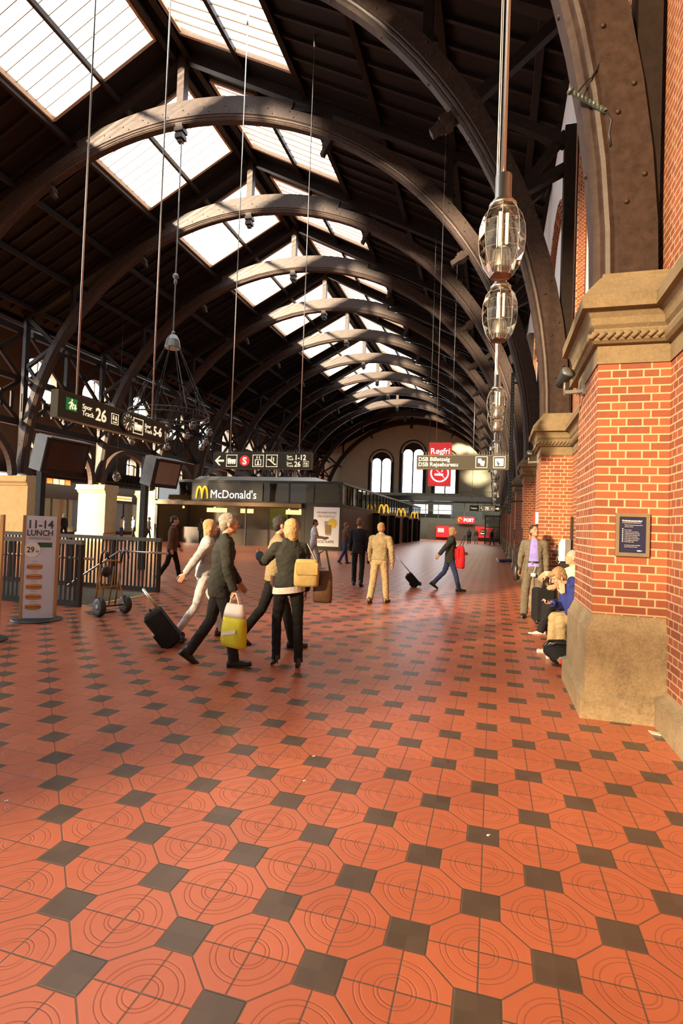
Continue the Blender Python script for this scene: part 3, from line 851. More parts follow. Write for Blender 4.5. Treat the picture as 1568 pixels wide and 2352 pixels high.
# poster on the corner
po = thing('coffee_poster', 'white coffee poster with yellow burst on the kiosk corner', 'poster', (-10.27, KY0 - 0.03, 0))
m = MB(); m.box((-0.86, -0.03, 0.24), (0.86, 0.0, 2.74)); m.build('sheet', 'white', po)
M['print_dark'] = mat_plain('print_dark', (0.05, 0.05, 0.055), 0.6)
M['print_grey'] = mat_plain('print_grey', (0.30, 0.30, 0.31), 0.6)
M['print_yellow'] = mat_plain('print_yellow', (0.70, 0.50, 0.05), 0.6)
M['print_coffee'] = mat_plain('print_coffee', (0.30, 0.18, 0.06), 0.6)
text('100% ARABICA BONNER', 0.17, 'print_dark', po, (0, -0.035, 2.34), FRONT, 'headline', 'CENTER', 0.0, 0.001, 0.72)
text('100% FRISKMALET', 0.21, 'print_coffee', po, (0, -0.035, 2.08), FRONT, 'headline', 'CENTER', 0.0, 0.001, 0.74)
text('GOD KAFFE', 0.24, 'print_dark', po, (0, -0.035, 0.46), FRONT, 'headline', 'CENTER', 0.004, 0.001, 0.85)
m = MB(); m.prism([((0.28 if k % 2 else 0.36) * math.cos(PI * k / 14), (0.28 if k % 2 else 0.36) * math.sin(PI * k / 14)) for k in range(28)], (0.42, -0.034, 1.72), (1, 0, 0), (0, 0, 1), 0.004); m.build('burst', 'print_yellow', po)
m = MB(); m.prism([(-0.28, 0.6), (0.28, 0.6), (0.2, -0.25), (0.14, -0.3), (-0.14, -0.3), (-0.2, -0.25)], (0.15, -0.034, 1.25), (1, 0, 0), (0, 0, 1), 0.003); m.build('printed_glass', 'print_grey', po)
m = MB(); m.prism([(-0.21, 0.36), (0.21, 0.36), (0.17, -0.18), (-0.17, -0.18)], (0.15, -0.039, 1.25), (1, 0, 0), (0, 0, 1), 0.003); m.build('printed_coffee', 'print_coffee', po)

# ------------------------------------------------------------------ far end under the gallery
wb = MB(); M['grey_green'] = mat_plain('grey_green_wall', (0.15, 0.15, 0.115), 0.6, 0, 0.08)
wb.box((-27, Y_END + 0.1, 0), (XW + 0.6, Y_END + 0.4, 3.1)); tag(wb.build('trim_5', 'grey_green'), 'grey green panelled wall band at the far end of the hall', 'wall', kind='structure')
ub = MB()
for x in [-27 + 1.9 * k for k in range(16)]: ub.box((x - 0.05, Y_END + 0.1, 3.1), (x + 0.05, Y_END + 0.25, 5.6))
for z in (3.1, 4.3, 5.5): ub.box((-27, Y_END + 0.1, z), (XW + 0.5, Y_END + 0.25, z + 0.09))
t = thing('window_70', 'glazed screen over the far shops, under the gallery', 'window', kind='structure'); ub.build('frame', 'grey_metal', t)
gq = MB(); gq.quad((-27, Y_END + 0.2, 3.1), (XW + 0.5, Y_END + 0.2, 3.1), (XW + 0.5, Y_END + 0.2, 5.6), (-27, Y_END + 0.2, 5.6)); gq.build('glass', 'dim_glass', t)
fb = MB()
for x0, x1, z0, z1 in ((-17, -12.6, 4.3, 5.3), (-12.2, -9.6, 4.4, 5.3), (-9.0, -6.6, 4.0, 5.3), (-8.2, -6.0, 3.3, 4.4)):
    fb.quad((x0, Y_END + 3, z0), (x1, Y_END + 3, z0), (x1, Y_END + 3, z1), (x0, Y_END + 3, z1))
# building mass behind the glazed screen: leaves bright openings to the sky
bm_ = MB()
def mass(x0, x1, z0, z1): bm_.box((x0, Y_END + 4.0, z0), (x1, Y_END + 4.3, z1))
mass(-27, -17.2, 0, 6); mass(-17.2, 2.2, 0, 3.9); mass(-17.2, 2.2, 5.35, 6.2); mass(-13.0, -12.3, 3.9, 5.4); mass(-10.0, -9.2, 3.9, 5.4); mass(-6.3, 2.2, 3.9, 5.4)
tag(bm_.build('trim_6', 'grey_green'), 'pale wall seen through the far glazed screen', 'wall', kind='structure')
gl_ = MB(); gl_.box((-27, Y_END - 2.6, 5.62), (XW, Y_END, 6.3)); tag(gl_.build('trim_7', 'kiosk_dark'), 'dark gallery edge across the far gable', 'gallery', kind='structure')
rl = thing('gallery_railing', 'slim railing on the gallery edge below the far gable windows', 'railing', (0, Y_END - 2.5, 6.3))
m = MB(); m.tube([(-26, 0, 0.75), (XW, 0, 0.75)], 0.04, 6); m.build('handrail', 'grey_metal', rl)
for k in range(15):
    m = MB(); m.box((-26 + k * 1.95 - 0.03, -0.03, 0), (-26 + k * 1.95 + 0.03, 0.03, 0.75)); m.build('baluster', 'grey_metal', rl)
def sign_icon(parent, kind, c, s, nrm='F'):
    """white rounded frame with a simple pictogram; c is the centre in the sign's own plane, s the size"""
    fr = MB(); w = s * 0.5; tck = s * 0.045
    o, ax = parent['_o'], parent['_ax']
    o = Vector(o); ax = Vector(ax); up = Vector((0, 0, 1)); nz = ax.cross(up) 
    P = lambda x, y, d=0.012: o + ax * (c[0] + x) + up * (c[1] + y) + nz * d
    def poly(mb, pts, d=0.012, th=0.006):
        mb.rings([[P(x, y, d) for x, y in pts], [P(x, y, d + th) for x, y in pts]])
    def rect(mb, x0, y0, x1, y1): poly(mb, [(x0, y0), (x1, y0), (x1, y1), (x0, y1)])
    if kind not in ('arrow', 'S', 'arrow_right'):
        for r in ((-w, -w, w, -w + tck), (-w, w - tck, w, w), (-w, -w, -w + tck, w), (w - tck, -w, w, w)): rect(fr, *r)
        fr.build('pictogram_frame', 'sign_text', parent)
    p = MB()
    if kind == 'train':
        for k in range(4): poly(p, [(-w * .7 + k * w * .38, -w * .55), (-w * .45 + k * w * .38, -w * .55), (-w * .38 + k * w * .38, w * .25), (-w * .78 + k * w * .38, w * .25)])
        rect(p, -w * .7, -w * .1, w * .72, w * .12); rect(p, -w * .75, w * .3, -w * .2, w * .42)
    elif kind == 'lift':
        for r in ((-w * .55, -w * .75, w * .55, -w * .63), (-w * .55, w * .12, w * .55, w * .22), (-w * .55, -w * .7, -w * .45, w * .2), (w * .45, -w * .7, w * .55, w * .2), (-w * .12, -w * .6, w * .12, -w * .05), (-w * .3, w * .35, -w * .15, w * .75), (w * .15, w * .35, w * .3, w * .75)): rect(p, *r)
    elif kind == 'escalator':
        poly(p, [(-w * .75, w * .1), (-w * .45, w * .1), (w * .5, -w * .7), (w * .75, -w * .7), (w * .75, -w * .5), (w * .55, -w * .5), (-w * .35, w * .3), (-w * .75, w * .3)])
        rect(p, -w * .1, w * .1, w * .05, w * .75); rect(p, w * .25, -w * .1, w * .4, w * .55)
    elif kind == 'ticket':
        poly(p, [(-w * .6, w * .62), (-w * .05, w * .62), (-w * .0, w * .3), (w * .55, w * .2), (w * .45, -w * .65), (-w * .1, -w * .6), (-w * .2, -w * .2), (-w * .6, -w * .1)])
    elif kind == 'travel':
        poly(p, [(-w * .7, w * .65), (w * .7, w * .65), (w * .7, -w * .65), (-w * .1, -w * .65), (w * .1, -w * .2), (-w * .25, 0), (-w * .1, w * .3), (-w * .45, w * .1), (-w * .2, -w * .65), (-w * .7, -w * .65)])
    elif kind == 'people':
        for dx in (-.35, .3):
            poly(p, [(w * (dx + .12 * math.cos(k * PI / 5)), w * (.5 + .12 * math.sin(k * PI / 5))) for k in range(10)])
            poly(p, [(w * (dx - .2), w * .3), (w * (dx + .2), w * .3), (w * (dx + .1), -w * .7), (w * (dx - .1), -w * .7)])
    elif kind == 'stairs_lift':
        poly(p, [(-w * .7, w * .1), (-w * .4, -w * .25), (-w * .1, w * .1), (-w * .28, w * .1), (-w * .28, w * .7), (-w * .52, w * .7), (-w * .52, w * .1)])
        poly(p, [(w * .2, w * .6), (w * .4, w * .6), (w * .5, w * .1), (w * .6, -w * .3), (w * .42, -w * .3), (w * .32, -w * .05), (w * .15, -w * .3), (w * .05, -w * .2)])
        rect(p, -w * .5, -w * .7, w * .55, -w * .5)
    elif kind == 'arrow':
        poly(p, [(-w * .85, 0), (-w * .05, w * .8), (w * .25, w * .8), (-w * .35, w * .17), (w * .85, w * .17), (w * .85, -w * .17), (-w * .35, -w * .17), (w * .25, -w * .8), (-w * .05, -w * .8)])
    elif kind == 'arrow_right':
        poly(p, [(w * .9, 0), (w * .1, w * .8), (w * .1, w * .3), (-w * .8, w * .3), (-w * .8, -w * .3), (w * .1, -w * .3), (w * .1, -w * .8)])
    if kind == 'S':
        poly(p, [(w * .9 * math.cos(k * PI / 12), w * .9 * math.sin(k * PI / 12)) for k in range(24)])
        p.build('red_disc', 'sign_red', parent); return
    p.build('pictogram', 'sign_text', parent)
def hang_sign(name, label, loc, ax, wd, ht, dp, rods, spikes=False, housing='sign_side'):
    t = thing(name, label, 'sign', loc)
    ax = Vector(ax); up = Vector((0, 0, 1)); nz = ax.cross(up)
    t['_o'] = (0.0, 0.0, 0.0); t['_ax'] = tuple(ax)
    C8 = lambda x, d, z: tuple(ax * x + nz * d + up * z)
    m = MB(); m.rings([[C8(-wd / 2, 0, 0), C8(wd / 2, 0, 0), C8(wd / 2, -dp, 0), C8(-wd / 2, -dp, 0)], [C8(-wd / 2, 0, ht), C8(wd / 2, 0, ht), C8(wd / 2, -dp, ht), C8(-wd / 2, -dp, ht)]]); m.build('housing', housing, t)
    m = MB(); e = 0.012; m.rings([[C8(-wd / 2 + e, 0.0, e), C8(wd / 2 - e, 0.0, e), C8(wd / 2 - e, 0.008, e), C8(-wd / 2 + e, 0.008, e)], [C8(-wd / 2 + e, 0.0, ht - e), C8(wd / 2 - e, 0.0, ht - e), C8(wd / 2 - e, 0.008, ht - e), C8(-wd / 2 + e, 0.008, ht - e)]]); m.build('face_panel', 'sign_bg', t)
    for x, top, r in rods:
        m = MB(); m.tube([C8(x, -dp / 2, ht), C8(x, -dp / 2, top - loc[2])], r, 8); m.tube([C8(x, -dp / 2, top - loc[2] - 0.35), C8(x, -dp / 2, top - loc[2])], r * 2.2, 8); m.build('hanging_rod', 'steel', t)
    if spikes:
        m = MB(); k = 0; x = -wd / 2 + 0.03
        while x < wd / 2:
            m.bar(C8(x, -dp / 2, ht - 0.01), C8(x, -dp / 2, ht + 0.075), 0.008, 0.008); x += 0.055
        m.box(*(lambda a, b: ([min(p, q) for p, q in zip(a, b)], [max(p, q) for p, q in zip(a, b)]))(C8(-wd / 2, -dp / 2 - 0.01, ht), C8(wd / 2, -dp / 2 + 0.01, ht + 0.008))); m.build('bird_spikes', 'grey_metal', t)
    return t
def rzx(x): return rz_(x - X0)

# platform sign over the stairs, reads from the hall side
sx = -7.6
s1 = hang_sign('platform_sign', 'long dark platform sign with clock, reading Track 26 and 5-6, over the stairs', (sx, 9.63, 3.41), (0, 1, 0), 3.3, 0.50, 0.16, [(-1.12, rzx(sx), 0.018), (1.24, rzx(sx), 0.018)])
def tx1(s, size, y, z, **k): text(s, size, 'sign_text', s1, (0.012, y, z), SIDE, **k)
m = MB(); m.box((0.008, -1.47, 0.17), (0.016, -1.20, 0.40)); m.build('exit_panel', 'sign_green', s1)
m = MB()
def run(mb, pts, r=0.013): mb.tube([(0.02, y, z) for y, z in pts], r, 5)
run(m, [(-1.34, 0.34), (-1.35, 0.27), (-1.38, 0.23), (-1.37, 0.19)]); run(m, [(-1.35, 0.27), (-1.32, 0.24), (-1.31, 0.20)]); run(m, [(-1.41, 0.29), (-1.36, 0.325), (-1.31, 0.30), (-1.29, 0.27)])
m.ell((0.02, -1.335, 0.367), (0.012, 0.018, 0.018), 8, 5); run(m, [(-1.25, 0.30), (-1.25, 0.21)]); run(m, [(-1.275, 0.24), (-1.25, 0.205), (-1.225, 0.24)]); m.build('running_figure', 'sign_text', s1)
tx1('Spor', 0.135, -1.06, 0.275); tx1('Track', 0.135, -1.06, 0.15); tx1('26', 0.34, -0.70, 0.13, bold=0.006, xs=0.92)
sign_icon(s1, 'stairs_lift', (-0.135, 0.25), 0.22); sign_icon(s1, 'train', (0.63, 0.24), 0.34)
tx1('Spor', 0.12, 0.86, 0.27); tx1('Track', 0.12, 0.86, 0.155); tx1('5-6', 0.29, 1.19, 0.15, bold=0.006, xs=0.84)
ck = MB(); ck.lathe([(0.20, 0.0), (0.20, 0.06), (0.185, 0.075)], 28, (0.0, 0.21, 0.25), (1, 0, 0)); ck.build('clock_case', 'black', s1)
ck = MB(); ck.lathe([(0.0, 0.076), (0.18, 0.076), (0.18, 0.08), (0.0, 0.08)], 28, (0.0, 0.21, 0.25), (1, 0, 0)); co = ck.build('clock_dial', 'grey_metal', s1)
ck = MB()
for k in range(12):
    a = PI * k / 6; ck.bar((0.083, 0.21 + 0.12 * math.sin(a), 0.25 + 0.12 * math.cos(a)), (0.083, 0.21 + 0.168 * math.sin(a), 0.25 + 0.172 * math.cos(a)), 0.012, 0.006)
ck.build('hour_marks', 'sign_text', s1)
for a, l_, w_ in ((230, 0.09, 0.016), (212, 0.14, 0.012)):
    h_ = MB(); a = math.radians(a); h_.bar((0.087, 0.21, 0.25), (0.087, 0.21 + l_ * math.sin(a), 0.25 + l_ * math.cos(a)), w_, 0.005); h_.build('clock_hand', 'sign_text', s1)
# direction sign with arrow
s2 = hang_sign('direction_sign', 'hanging direction sign with left arrow, red S disc and tracks 1-12', (-6.9, 15.3, 3.265), (1, 0, 0), 3.24, 0.50, 0.18, [(-1.1, rzx(-8.0), 0.016), (1.2, rzx(-5.7), 0.016)], True)
for kd, x in (('arrow', -1.40), ('train', -0.98), ('S', -0.54), ('lift', -0.09), ('escalator', 0.36)): sign_icon(s2, kd, (x, 0.25), 0.37)
text('S', 0.30, 'sign_text', s2, (-0.54, -0.022, 0.145), FRONT, 'letter', 'CENTER', 0.010)
for z, a, b in ((0.27, '1-12', None), (0.07, '26', 'x')):
    text('Spor', 0.095, 'sign_text', s2, (0.84, -0.012, z + 0.085), FRONT); text('Track', 0.095, 'sign_text', s2, (0.84, -0.012, z), FRONT)
    text(a, 0.225, 'sign_text', s2, (1.09, -0.012, z + 0.005), FRONT, bold=0.004, xs=0.9)
sign_icon(s2, 'stairs_lift', (1.46, 0.16), 0.17)
# ticket office sign
s3 = hang_sign('ticket_office_sign', 'hanging ticket office sign with two lines of lettering, two pictograms and bird spikes', (-0.71, 12.1, 2.95), (1, 0, 0), 1.97, 0.315, 0.14, [(-0.57, 11.2, 0.005), (0.70, 11.9, 0.005)], True)
text('DSB Billetsalg', 0.125, 'sign_text', s3, (-0.945, -0.012, 0.178), FRONT, bold=0.0008); text('DSB Rejsebureau', 0.125, 'sign_text', s3, (-0.945, -0.012, 0.062), FRONT, bold=0.0008)
sign_icon(s3, 'ticket', (0.42, 0.155), 0.25); sign_icon(s3, 'travel', (0.79, 0.155), 0.25)
# red smoke-free banner
rb = thing('no_smoking_banner', 'tall red hanging banner reading Røgfri with a crossed-out cigarette', 'banner', (-2.14, 22.0, 3.34))
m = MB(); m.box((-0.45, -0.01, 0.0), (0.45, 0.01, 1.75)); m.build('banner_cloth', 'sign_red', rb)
m = MB(); m.tube([(-0.47, 0, 1.76), (0.47, 0, 1.76)], 0.018, 6); m.tube([(-0.47, 0, 0.0), (0.47, 0, 0.0)], 0.014, 6); m.build('banner_bars', 'steel', rb)
for x in (-0.44, 0.44):
    m = MB(); m.tube([(x, 0, 1.76), (x, 0, rzx(-2.14 + x) - 3.34)], 0.006, 5); m.build('hanging_wire', 'dark_steel', rb)
text('Røgfri', 0.32, 'white_lit', rb, (0, -0.016, 1.30), FRONT, 'lettering', 'CENTER', 0.003, 0.002)
m = MB(); m.tube([(0.34 * math.cos(PI * k / 16), -0.02, 0.52 + 0.34 * math.sin(PI * k / 16)) for k in range(33)], 0.028, 6, False); m.bar((-0.24, -0.02, 0.76), (0.24, -0.02, 0.28), 0.05, 0.02); m.build('prohibition_ring', 'white_lit', rb)
m = MB(); m.box((-0.2, -0.018, 0.42), (0.14, -0.012, 0.50)); m.tube([(0.06, -0.016, 0.56), (0.12, -0.016, 0.62), (0.05, -0.016, 0.68), (0.12, -0.016, 0.76)], 0.014, 5); m.build('cigarette', 'white_lit', rb)
# small far sign
s4 = hang_sign('far_direction_sign', 'small far hanging sign with row of pictograms and right arrow', (-0.65, 40.0, 2.98), (1, 0, 0), 2.08, 0.40, 0.14, [(-0.9, rzx(-1.55), 0.012), (0.9, rzx(0.25), 0.012)])
text('Toiletter', 0.18, 'sign_text', s4, (-0.97, -0.012, 0.14), FRONT, xs=0.7)
for kd, x in (('escalator', -0.22), ('travel', 0.16), ('people', 0.53)): sign_icon(s4, kd, (x, 0.2), 0.31)
sign_icon(s4, 'arrow_right', (0.87, 0.2), 0.30)
# post office front at the far end
ps = thing('post_office_front', 'red post office front with POST sign at the far end of the hall', 'shop', (-4.0, Y_END - 2.0, 0))
m = MB(); m.rings([[(-0.95, -0.25, 2.55), (1.3, -0.25, 2.55), (1.42, -0.25, 3.0), (1.3, -0.25, 3.45), (-0.95, -0.25, 3.45), (-1.1, -0.25, 3.0)], [(-0.95, 0, 2.55), (1.3, 0, 2.55), (1.42, 0, 3.0), (1.3, 0, 3.45), (-0.95, 0, 3.45), (-1.1, 0, 3.0)]]); m.build('sign_board', 'sign_red', ps)
text('POST', 0.62, 'white_lit', ps, (-0.15, -0.27, 2.77), FRONT, 'sign_lettering', bold=0.02, xs=0.95)
m = MB(); m.tube([(-0.65 + 0.24 * math.cos(PI * k / 10), -0.28, 3.0 + 0.24 * math.sin(PI * k / 10)) for k in range(15)], 0.05, 6); m.build('horn_emblem', 'yellow', ps)
m = MB(); m.box((-5.4, 0.3, 0), (4.2, 0.5, 2.4)); m.build('counter_wall', 'shop_dim', ps)
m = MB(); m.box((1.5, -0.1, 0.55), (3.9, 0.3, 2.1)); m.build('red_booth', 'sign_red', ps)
m = MB(); m.box((2.2, -0.16, 0.95), (3.1, -0.1, 1.75)); m.build('screen', 'black', ps)
text('Valuta', 0.3, 'yellow', ps, (2.25, -0.17, 1.42), FRONT, 'screen_lettering', xs=0.9); text('Bank', 0.3, 'white_lit', ps, (2.25, -0.17, 1.06), FRONT, 'screen_lettering')
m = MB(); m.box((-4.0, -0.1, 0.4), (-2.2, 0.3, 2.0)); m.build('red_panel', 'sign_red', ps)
m = MB(); m.box((-3.8, -0.14, 1.1), (-2.9, -0.1, 1.7)); m.build('white_notice', 'white', ps)
gb_ = thing('glass_booth', 'green framed glass booth against the right wall at the far end', 'booth', (-0.12, 68.0, 0))
M['booth_green'] = mat_plain('booth_green', (0.04, 0.075, 0.06), 0.4)
for x, y in ((-0.85, -0.8), (0.85, -0.8), (-0.85, 0.8), (0.85, 0.8)):
    m = MB(); m.box((x - 0.06, y - 0.06, 0), (x + 0.06, y + 0.06, 3.4)); m.build('corner_post', 'booth_green', gb_)
m = MB(); m.box((-0.92, -0.86, 3.3), (0.92, 0.86, 3.42)); m.box((-0.88, -0.84, 1.95), (0.88, -0.76, 2.05)); m.build('roof_frame', 'booth_green', gb_)
m = MB(); m.quad((-0.8, -0.8, 0.05), (0.8, -0.8, 0.05), (0.8, -0.8, 3.3), (-0.8, -0.8, 3.3)); m.quad((-0.85, -0.8, 0.05), (-0.85, 0.8, 0.05), (-0.85, 0.8, 3.3), (-0.85, -0.8, 3.3)); m.build('glass_panel', 'dim_glass', gb_)

# ------------------------------------------------------------------ chandelier
cz = 5.72; cr = 1.5
ch = thing('ring_chandelier', 'large black iron ring chandelier with dome top hanging from the third arch', 'chandelier', (X0 + 0.05, YC[2], 0))
m = MB()
for z, r in ((cz, cr), (cz - 0.16, cr)):
    m.tube([(r * math.cos(2 * PI * k / 40), r * math.sin(2 * PI * k / 40), z) for k in range(41)], 0.028, 6, False)
for k in range(32):
    a = 2 * PI * k / 32; m.tube([(cr * math.cos(a), cr * math.sin(a), cz - 0.16), (cr * math.cos(a), cr * math.sin(a), cz)], 0.012, 5)
m.build('ring', 'iron', ch)
m = MB(); m.lathe([(0.03, 8.95), (0.08, 8.88), (0.04, 8.82), (0.14, 8.78), (0.25, 8.6), (0.31, 8.3), (0.29, 8.26), (0.0, 8.26)], 16, sm=False); m.build('dome', 'grey_metal', ch)
m = MB(); m.tube([(0, 0, 8.9), (0, 0, R0 + ZC - 0.6)], 0.03, 6); m.ell((0, 0, 11.1), (0.12, 0.12, 0.12), 8, 6); m.ell((0, 0, 10.9), (0.07, 0.07, 0.14), 8, 6); m.build('suspension_rod', 'grey_metal', ch)
for k in range(8):
    a = 2 * PI * k / 8 + 0.2
    e = Vector((cr * math.cos(a), cr * math.sin(a), cz)); s_ = Vector((0.28 * math.cos(a), 0.28 * math.sin(a), 8.28)); md = s_.lerp(e, 0.62)
    m = MB(); m.tube([s_, e], 0.014, 5)
    for d in (-0.39, 0.39): m.tube([md, (cr * math.cos(a + d), cr * math.sin(a + d), cz)], 0.009, 4)
    m.ell(md, (0.05, 0.05, 0.06), 6, 4); m.build('suspension_stay', 'iron', ch)
M['bulb'] = mat_glass('globe_glass', (0.62, 0.62, 0.6), 0.12, 0.15)
for k in range(12):
    a = 2 * PI * k / 12 + 0.1; low = 0.45 if k % 2 else 0.95
    p = Vector((cr * 1.02 * math.cos(a), cr * 1.02 * math.sin(a), cz - 0.16))
    m = MB(); m.tube([p, p - Vector((0, 0, low - 0.2))], 0.012, 5); m.lathe([(0.03, 0.0), (0.075, -0.04), (0.075, -0.1)], 8, p - Vector((0, 0, low - 0.26))); l_ = m.build('lamp_arm', 'iron', ch)
    m = MB(); m.lathe([(0.06, -0.08), (0.12, -0.16), (0.13, -0.28), (0.08, -0.38), (0.0, -0.40)], 10, p - Vector((0, 0, low - 0.26))); m.build('glass_globe', 'bulb', l_)

# ------------------------------------------------------------------ faceted glass pendants by the right wall
M['facet_glass'] = mat_glass('facet_glass', (0.90, 0.89, 0.85), 0.07, 0.03)
M['filament'] = mat_emit('lamp_tube', (1.0, 0.85, 0.6), 1.5)
def make_pendant():
    t = thing('glass_pendant', 'x', 'lamp', group='faceted glass pendants along the right wall')
    z = 3.62
    m = MB(); m.tube([(0, 0, z + 0.78), (0, 0, 13.66)], 0.016, 8); m.build('rod', 'steel', t)
    m = MB(); m.tube([(-0.05, 0, z + 0.74), (-0.05, 0, 13.66)], 0.005, 5); m.build('cable', 'steel', t)
    m = MB(); m.lathe([(0.0, z + 0.80), (0.062, z + 0.80), (0.062, z + 0.60), (0.085, z + 0.595), (0.085, z + 0.575), (0.105, z + 0.57), (0.11, z + 0.545), (0.0, z + 0.545)], 24); m.build('cap', 'steel', t)
    prof = [(0.10, z + 0.55), (0.145, z + 0.49), (0.172, z + 0.40), (0.178, z + 0.30), (0.168, z + 0.19), (0.135, z + 0.08), (0.085, z + 0.0)]
    m = MB(); m.lathe(prof, 8, sm=False); g_ = m.build('glass_body', 'facet_glass', t)
    e = MB()
    for r, zz in prof[1:-1]:
        e.tube([(r * math.cos(2 * PI * (j + 0.0) / 8), r * math.sin(2 * PI * j / 8), zz) for j in range(9)], 0.0012, 4, False)
    for j in range(8):
        e.tube([(r * math.cos(2 * PI * j / 8), r * math.sin(2 * PI * j / 8), zz) for r, zz in prof], 0.0016, 4, False)
    e.build('facet_edges', M['facet_edge'], t)
    m = MB(); m.lathe([(0.0, z + 0.23), (0.05, z + 0.225), (0.072, z + 0.19), (0.082, z + 0.02), (0.078, z + 0.0), (0.07, z + 0.02), (0.0, z + 0.18)], 20); m.build('reflector', 'steel', t)
    for k in range(3):
        a = 2 * PI * k / 3; m = MB(); m.tube([(0.035 * math.cos(a), 0.035 * math.sin(a), z + 0.26), (0.035 * math.cos(a), 0.035 * math.sin(a), z + 0.5)], 0.013, 7); m.build('lamp_tube', 'filament', t)
    return t
M['facet_edge'] = mat_plain('facet_edge', (0.75, 0.75, 0.72), 0.2, 0.5)
pn = make_pendant(); k = 0
rows = ['nearest and largest', 'second', 'third', 'fourth', 'fifth', 'sixth', 'seventh', 'eighth', 'ninth', 'tenth', 'eleventh', 'twelfth', 'thirteenth', 'fourteenth', 'fifteenth', 'sixteenth', 'seventeenth', 'eighteenth', 'nineteenth', 'twentieth']
for b in range(10):
    for dy in (4.36, 5.85):
        y = dy + b * 6.0 - (0.25 if b and dy > 5 else 0) - (0.3 if b else 0)
        o = pn if k == 0 else copy_tree(pn)
        o.location = (0.0, y, 0); o['label'] = '%s faceted clear glass pendant in the row along the right wall' % rows[k]; k += 1

# ------------------------------------------------------------------ train screens on posts
M['screen_dark'] = mat_plain('dark_screen', (0.055, 0.032, 0.022), 0.15, 0, 0.1, 2)
M['screen_pale'] = mat_plain('pale_screen', (0.26, 0.22, 0.19), 0.2, 0, 0.1, 2)  # display tone is an even pale base colour
def screen(label, post, zt, c, wd, ht, rz, mat):
    t = thing('departure_screen', label, 'screen', (post[0], post[1], 0))
    m = MB(); m.box((-0.09, -0.09, 0), (0.09, 0.09, zt)); m.build('post', 'dark_steel', t)
    R = Matrix.Translation(Vector(c) - Vector((post[0], post[1], 0))) @ Matrix.Rotation(rz, 4, 'Z') @ Matrix.Rotation(math.radians(14), 4, 'X')
    m = MB(); m.cbox((0, 0.22, 0), (wd, 0.46, ht), R); m.cbox((0, 0.05, ht / 2 + 0.02), (wd + 0.06, 0.5, 0.035), R); m.build('case', 'grey_metal', t)
    m = MB(); m.cbox((0, -0.02, 0), (wd - 0.02, 0.03, ht - 0.02), R); b_ = m.build('bezel', 'black', t)
    m = MB(); m.cbox((0.02, -0.04, 0.02), (wd - 0.22, 0.012, ht - 0.2), R); m.build('display', mat, b_)
    m = MB(); m.bar((0, 0, c[2]), Vector(c) - Vector((post[0], post[1], 0)), 0.08, 0.08); m.build('bracket', 'dark_steel', t)
    m = MB(); m.tube([(0.05, 0, c[2] - ht * 0.45), (0.22, 0.0, c[2] - ht * 0.35)], 0.03, 6); m.build('stay', 'steel', t)
    return t
screen('large dark departure screen on a tall post behind the lunch boards', (-12.85, 13.0), 3.95, (-12.1, 13.1, 3.33), 1.5, 1.0, math.radians(84), 'screen_dark')
screen('smaller pale departure screen on a tall post beside the kiosk', (-10.75, 15.0), 3.6, (-10.05, 15.1, 3.06), 1.15, 0.9, math.radians(80), 'screen_pale')

# ------------------------------------------------------------------ stairs down to the platforms and their railings
st = thing('stairwell', 'grey stair well with yellow edged steps between the railings', 'stairs', (0, 0, 0))
M['stair_stone'] = mat_stone('stair_stone', (0.10, 0.10, 0.085), (0.20, 0.20, 0.17), 0.2)
M['yellow_line'] = mat_plain('yellow_line', (0.60, 0.52, 0.10), 0.6)
M['tile_wall'] = mat_plain('stair_wall', (0.22, 0.20, 0.16), 0.6)
NS = 18; tr = (SX1 - SX0) / NS
for k in range(NS):
    m = MB(); xa = SX1 - tr * (k + 1); z = -0.16 * (k + 1)
    m.box((xa, SY0 + 0.02, z - 0.3), (xa + tr, SY1 - 0.02, z)); s_ = m.build('step', 'stair_stone', st)
    if k < 3: m = MB(); m.box((xa + tr - 0.06, SY0 + 0.02, z), (xa + tr - 0.005, SY1 - 0.02, z + 0.004)); m.build('nosing', 'yellow_line', s_)
m = MB(); m.box((SX0, SY0 - 0.15, -3.2), (SX1, SY0 - 0.0, -0.01)); m.box((SX0, SY1, -3.2), (SX1, SY1 + 0.15, -0.01)); m.box((SX0 - 0.15, SY0, -3.2), (SX0, SY1, -0.01)); m.build('side_wall', 'tile_wall', st)
m = MB(); m.box((SX1 + 0.0, SY0, 0.001), (SX1 + 0.07, SY1, 0.006)); m.build('yellow_strip', 'yellow_line', st)
def railing(name, label, y, x0, x1, hand):
    t = thing(name, label, 'railing', (0, y, 0), group='stair railings')
    m = MB(); m.box((x0, -0.04, 1.12), (x1, 0.04, 1.2)); m.build('top_rail', 'grey_metal', t)
    m = MB(); m.box((x0, -0.03, 0.0), (x1, 0.03, 0.10)); m.build('bottom_rail', 'dark_steel', t)
    n = int((x1 - x0) / 0.1)
    for k in range(n + 1):
        x = x1 - 0.04 - k * 0.1
        big = k % 12 == 0
        m = MB(); m.box((x - (0.035 if big else 0.017), -0.035 if big else -0.012, 0.02), (x + (0.035 if big else 0.017), 0.035 if big else 0.012, 1.15)); m.build('post' if big else 'baluster', 'bronze', t)
    m = MB(); m.tube(hand, 0.024, 8); m.build('handrail', 'steel', t)
    return t
railing('stair_railing', 'near dark stair railing with level steel handrail behind the lunch boards', 8.22, -13.2, -7.12, [(-13.0, 0.12, 0.86), (-7.0, 0.12, 0.86)])
railing('stair_railing', 'far dark stair railing with sloping steel handrail behind the hand truck', 10.62, -13.2, -7.12, [(-12.0, -0.12, -1.55), (-8.1, -0.12, 0.88), (-6.85, -0.12, 0.88)])
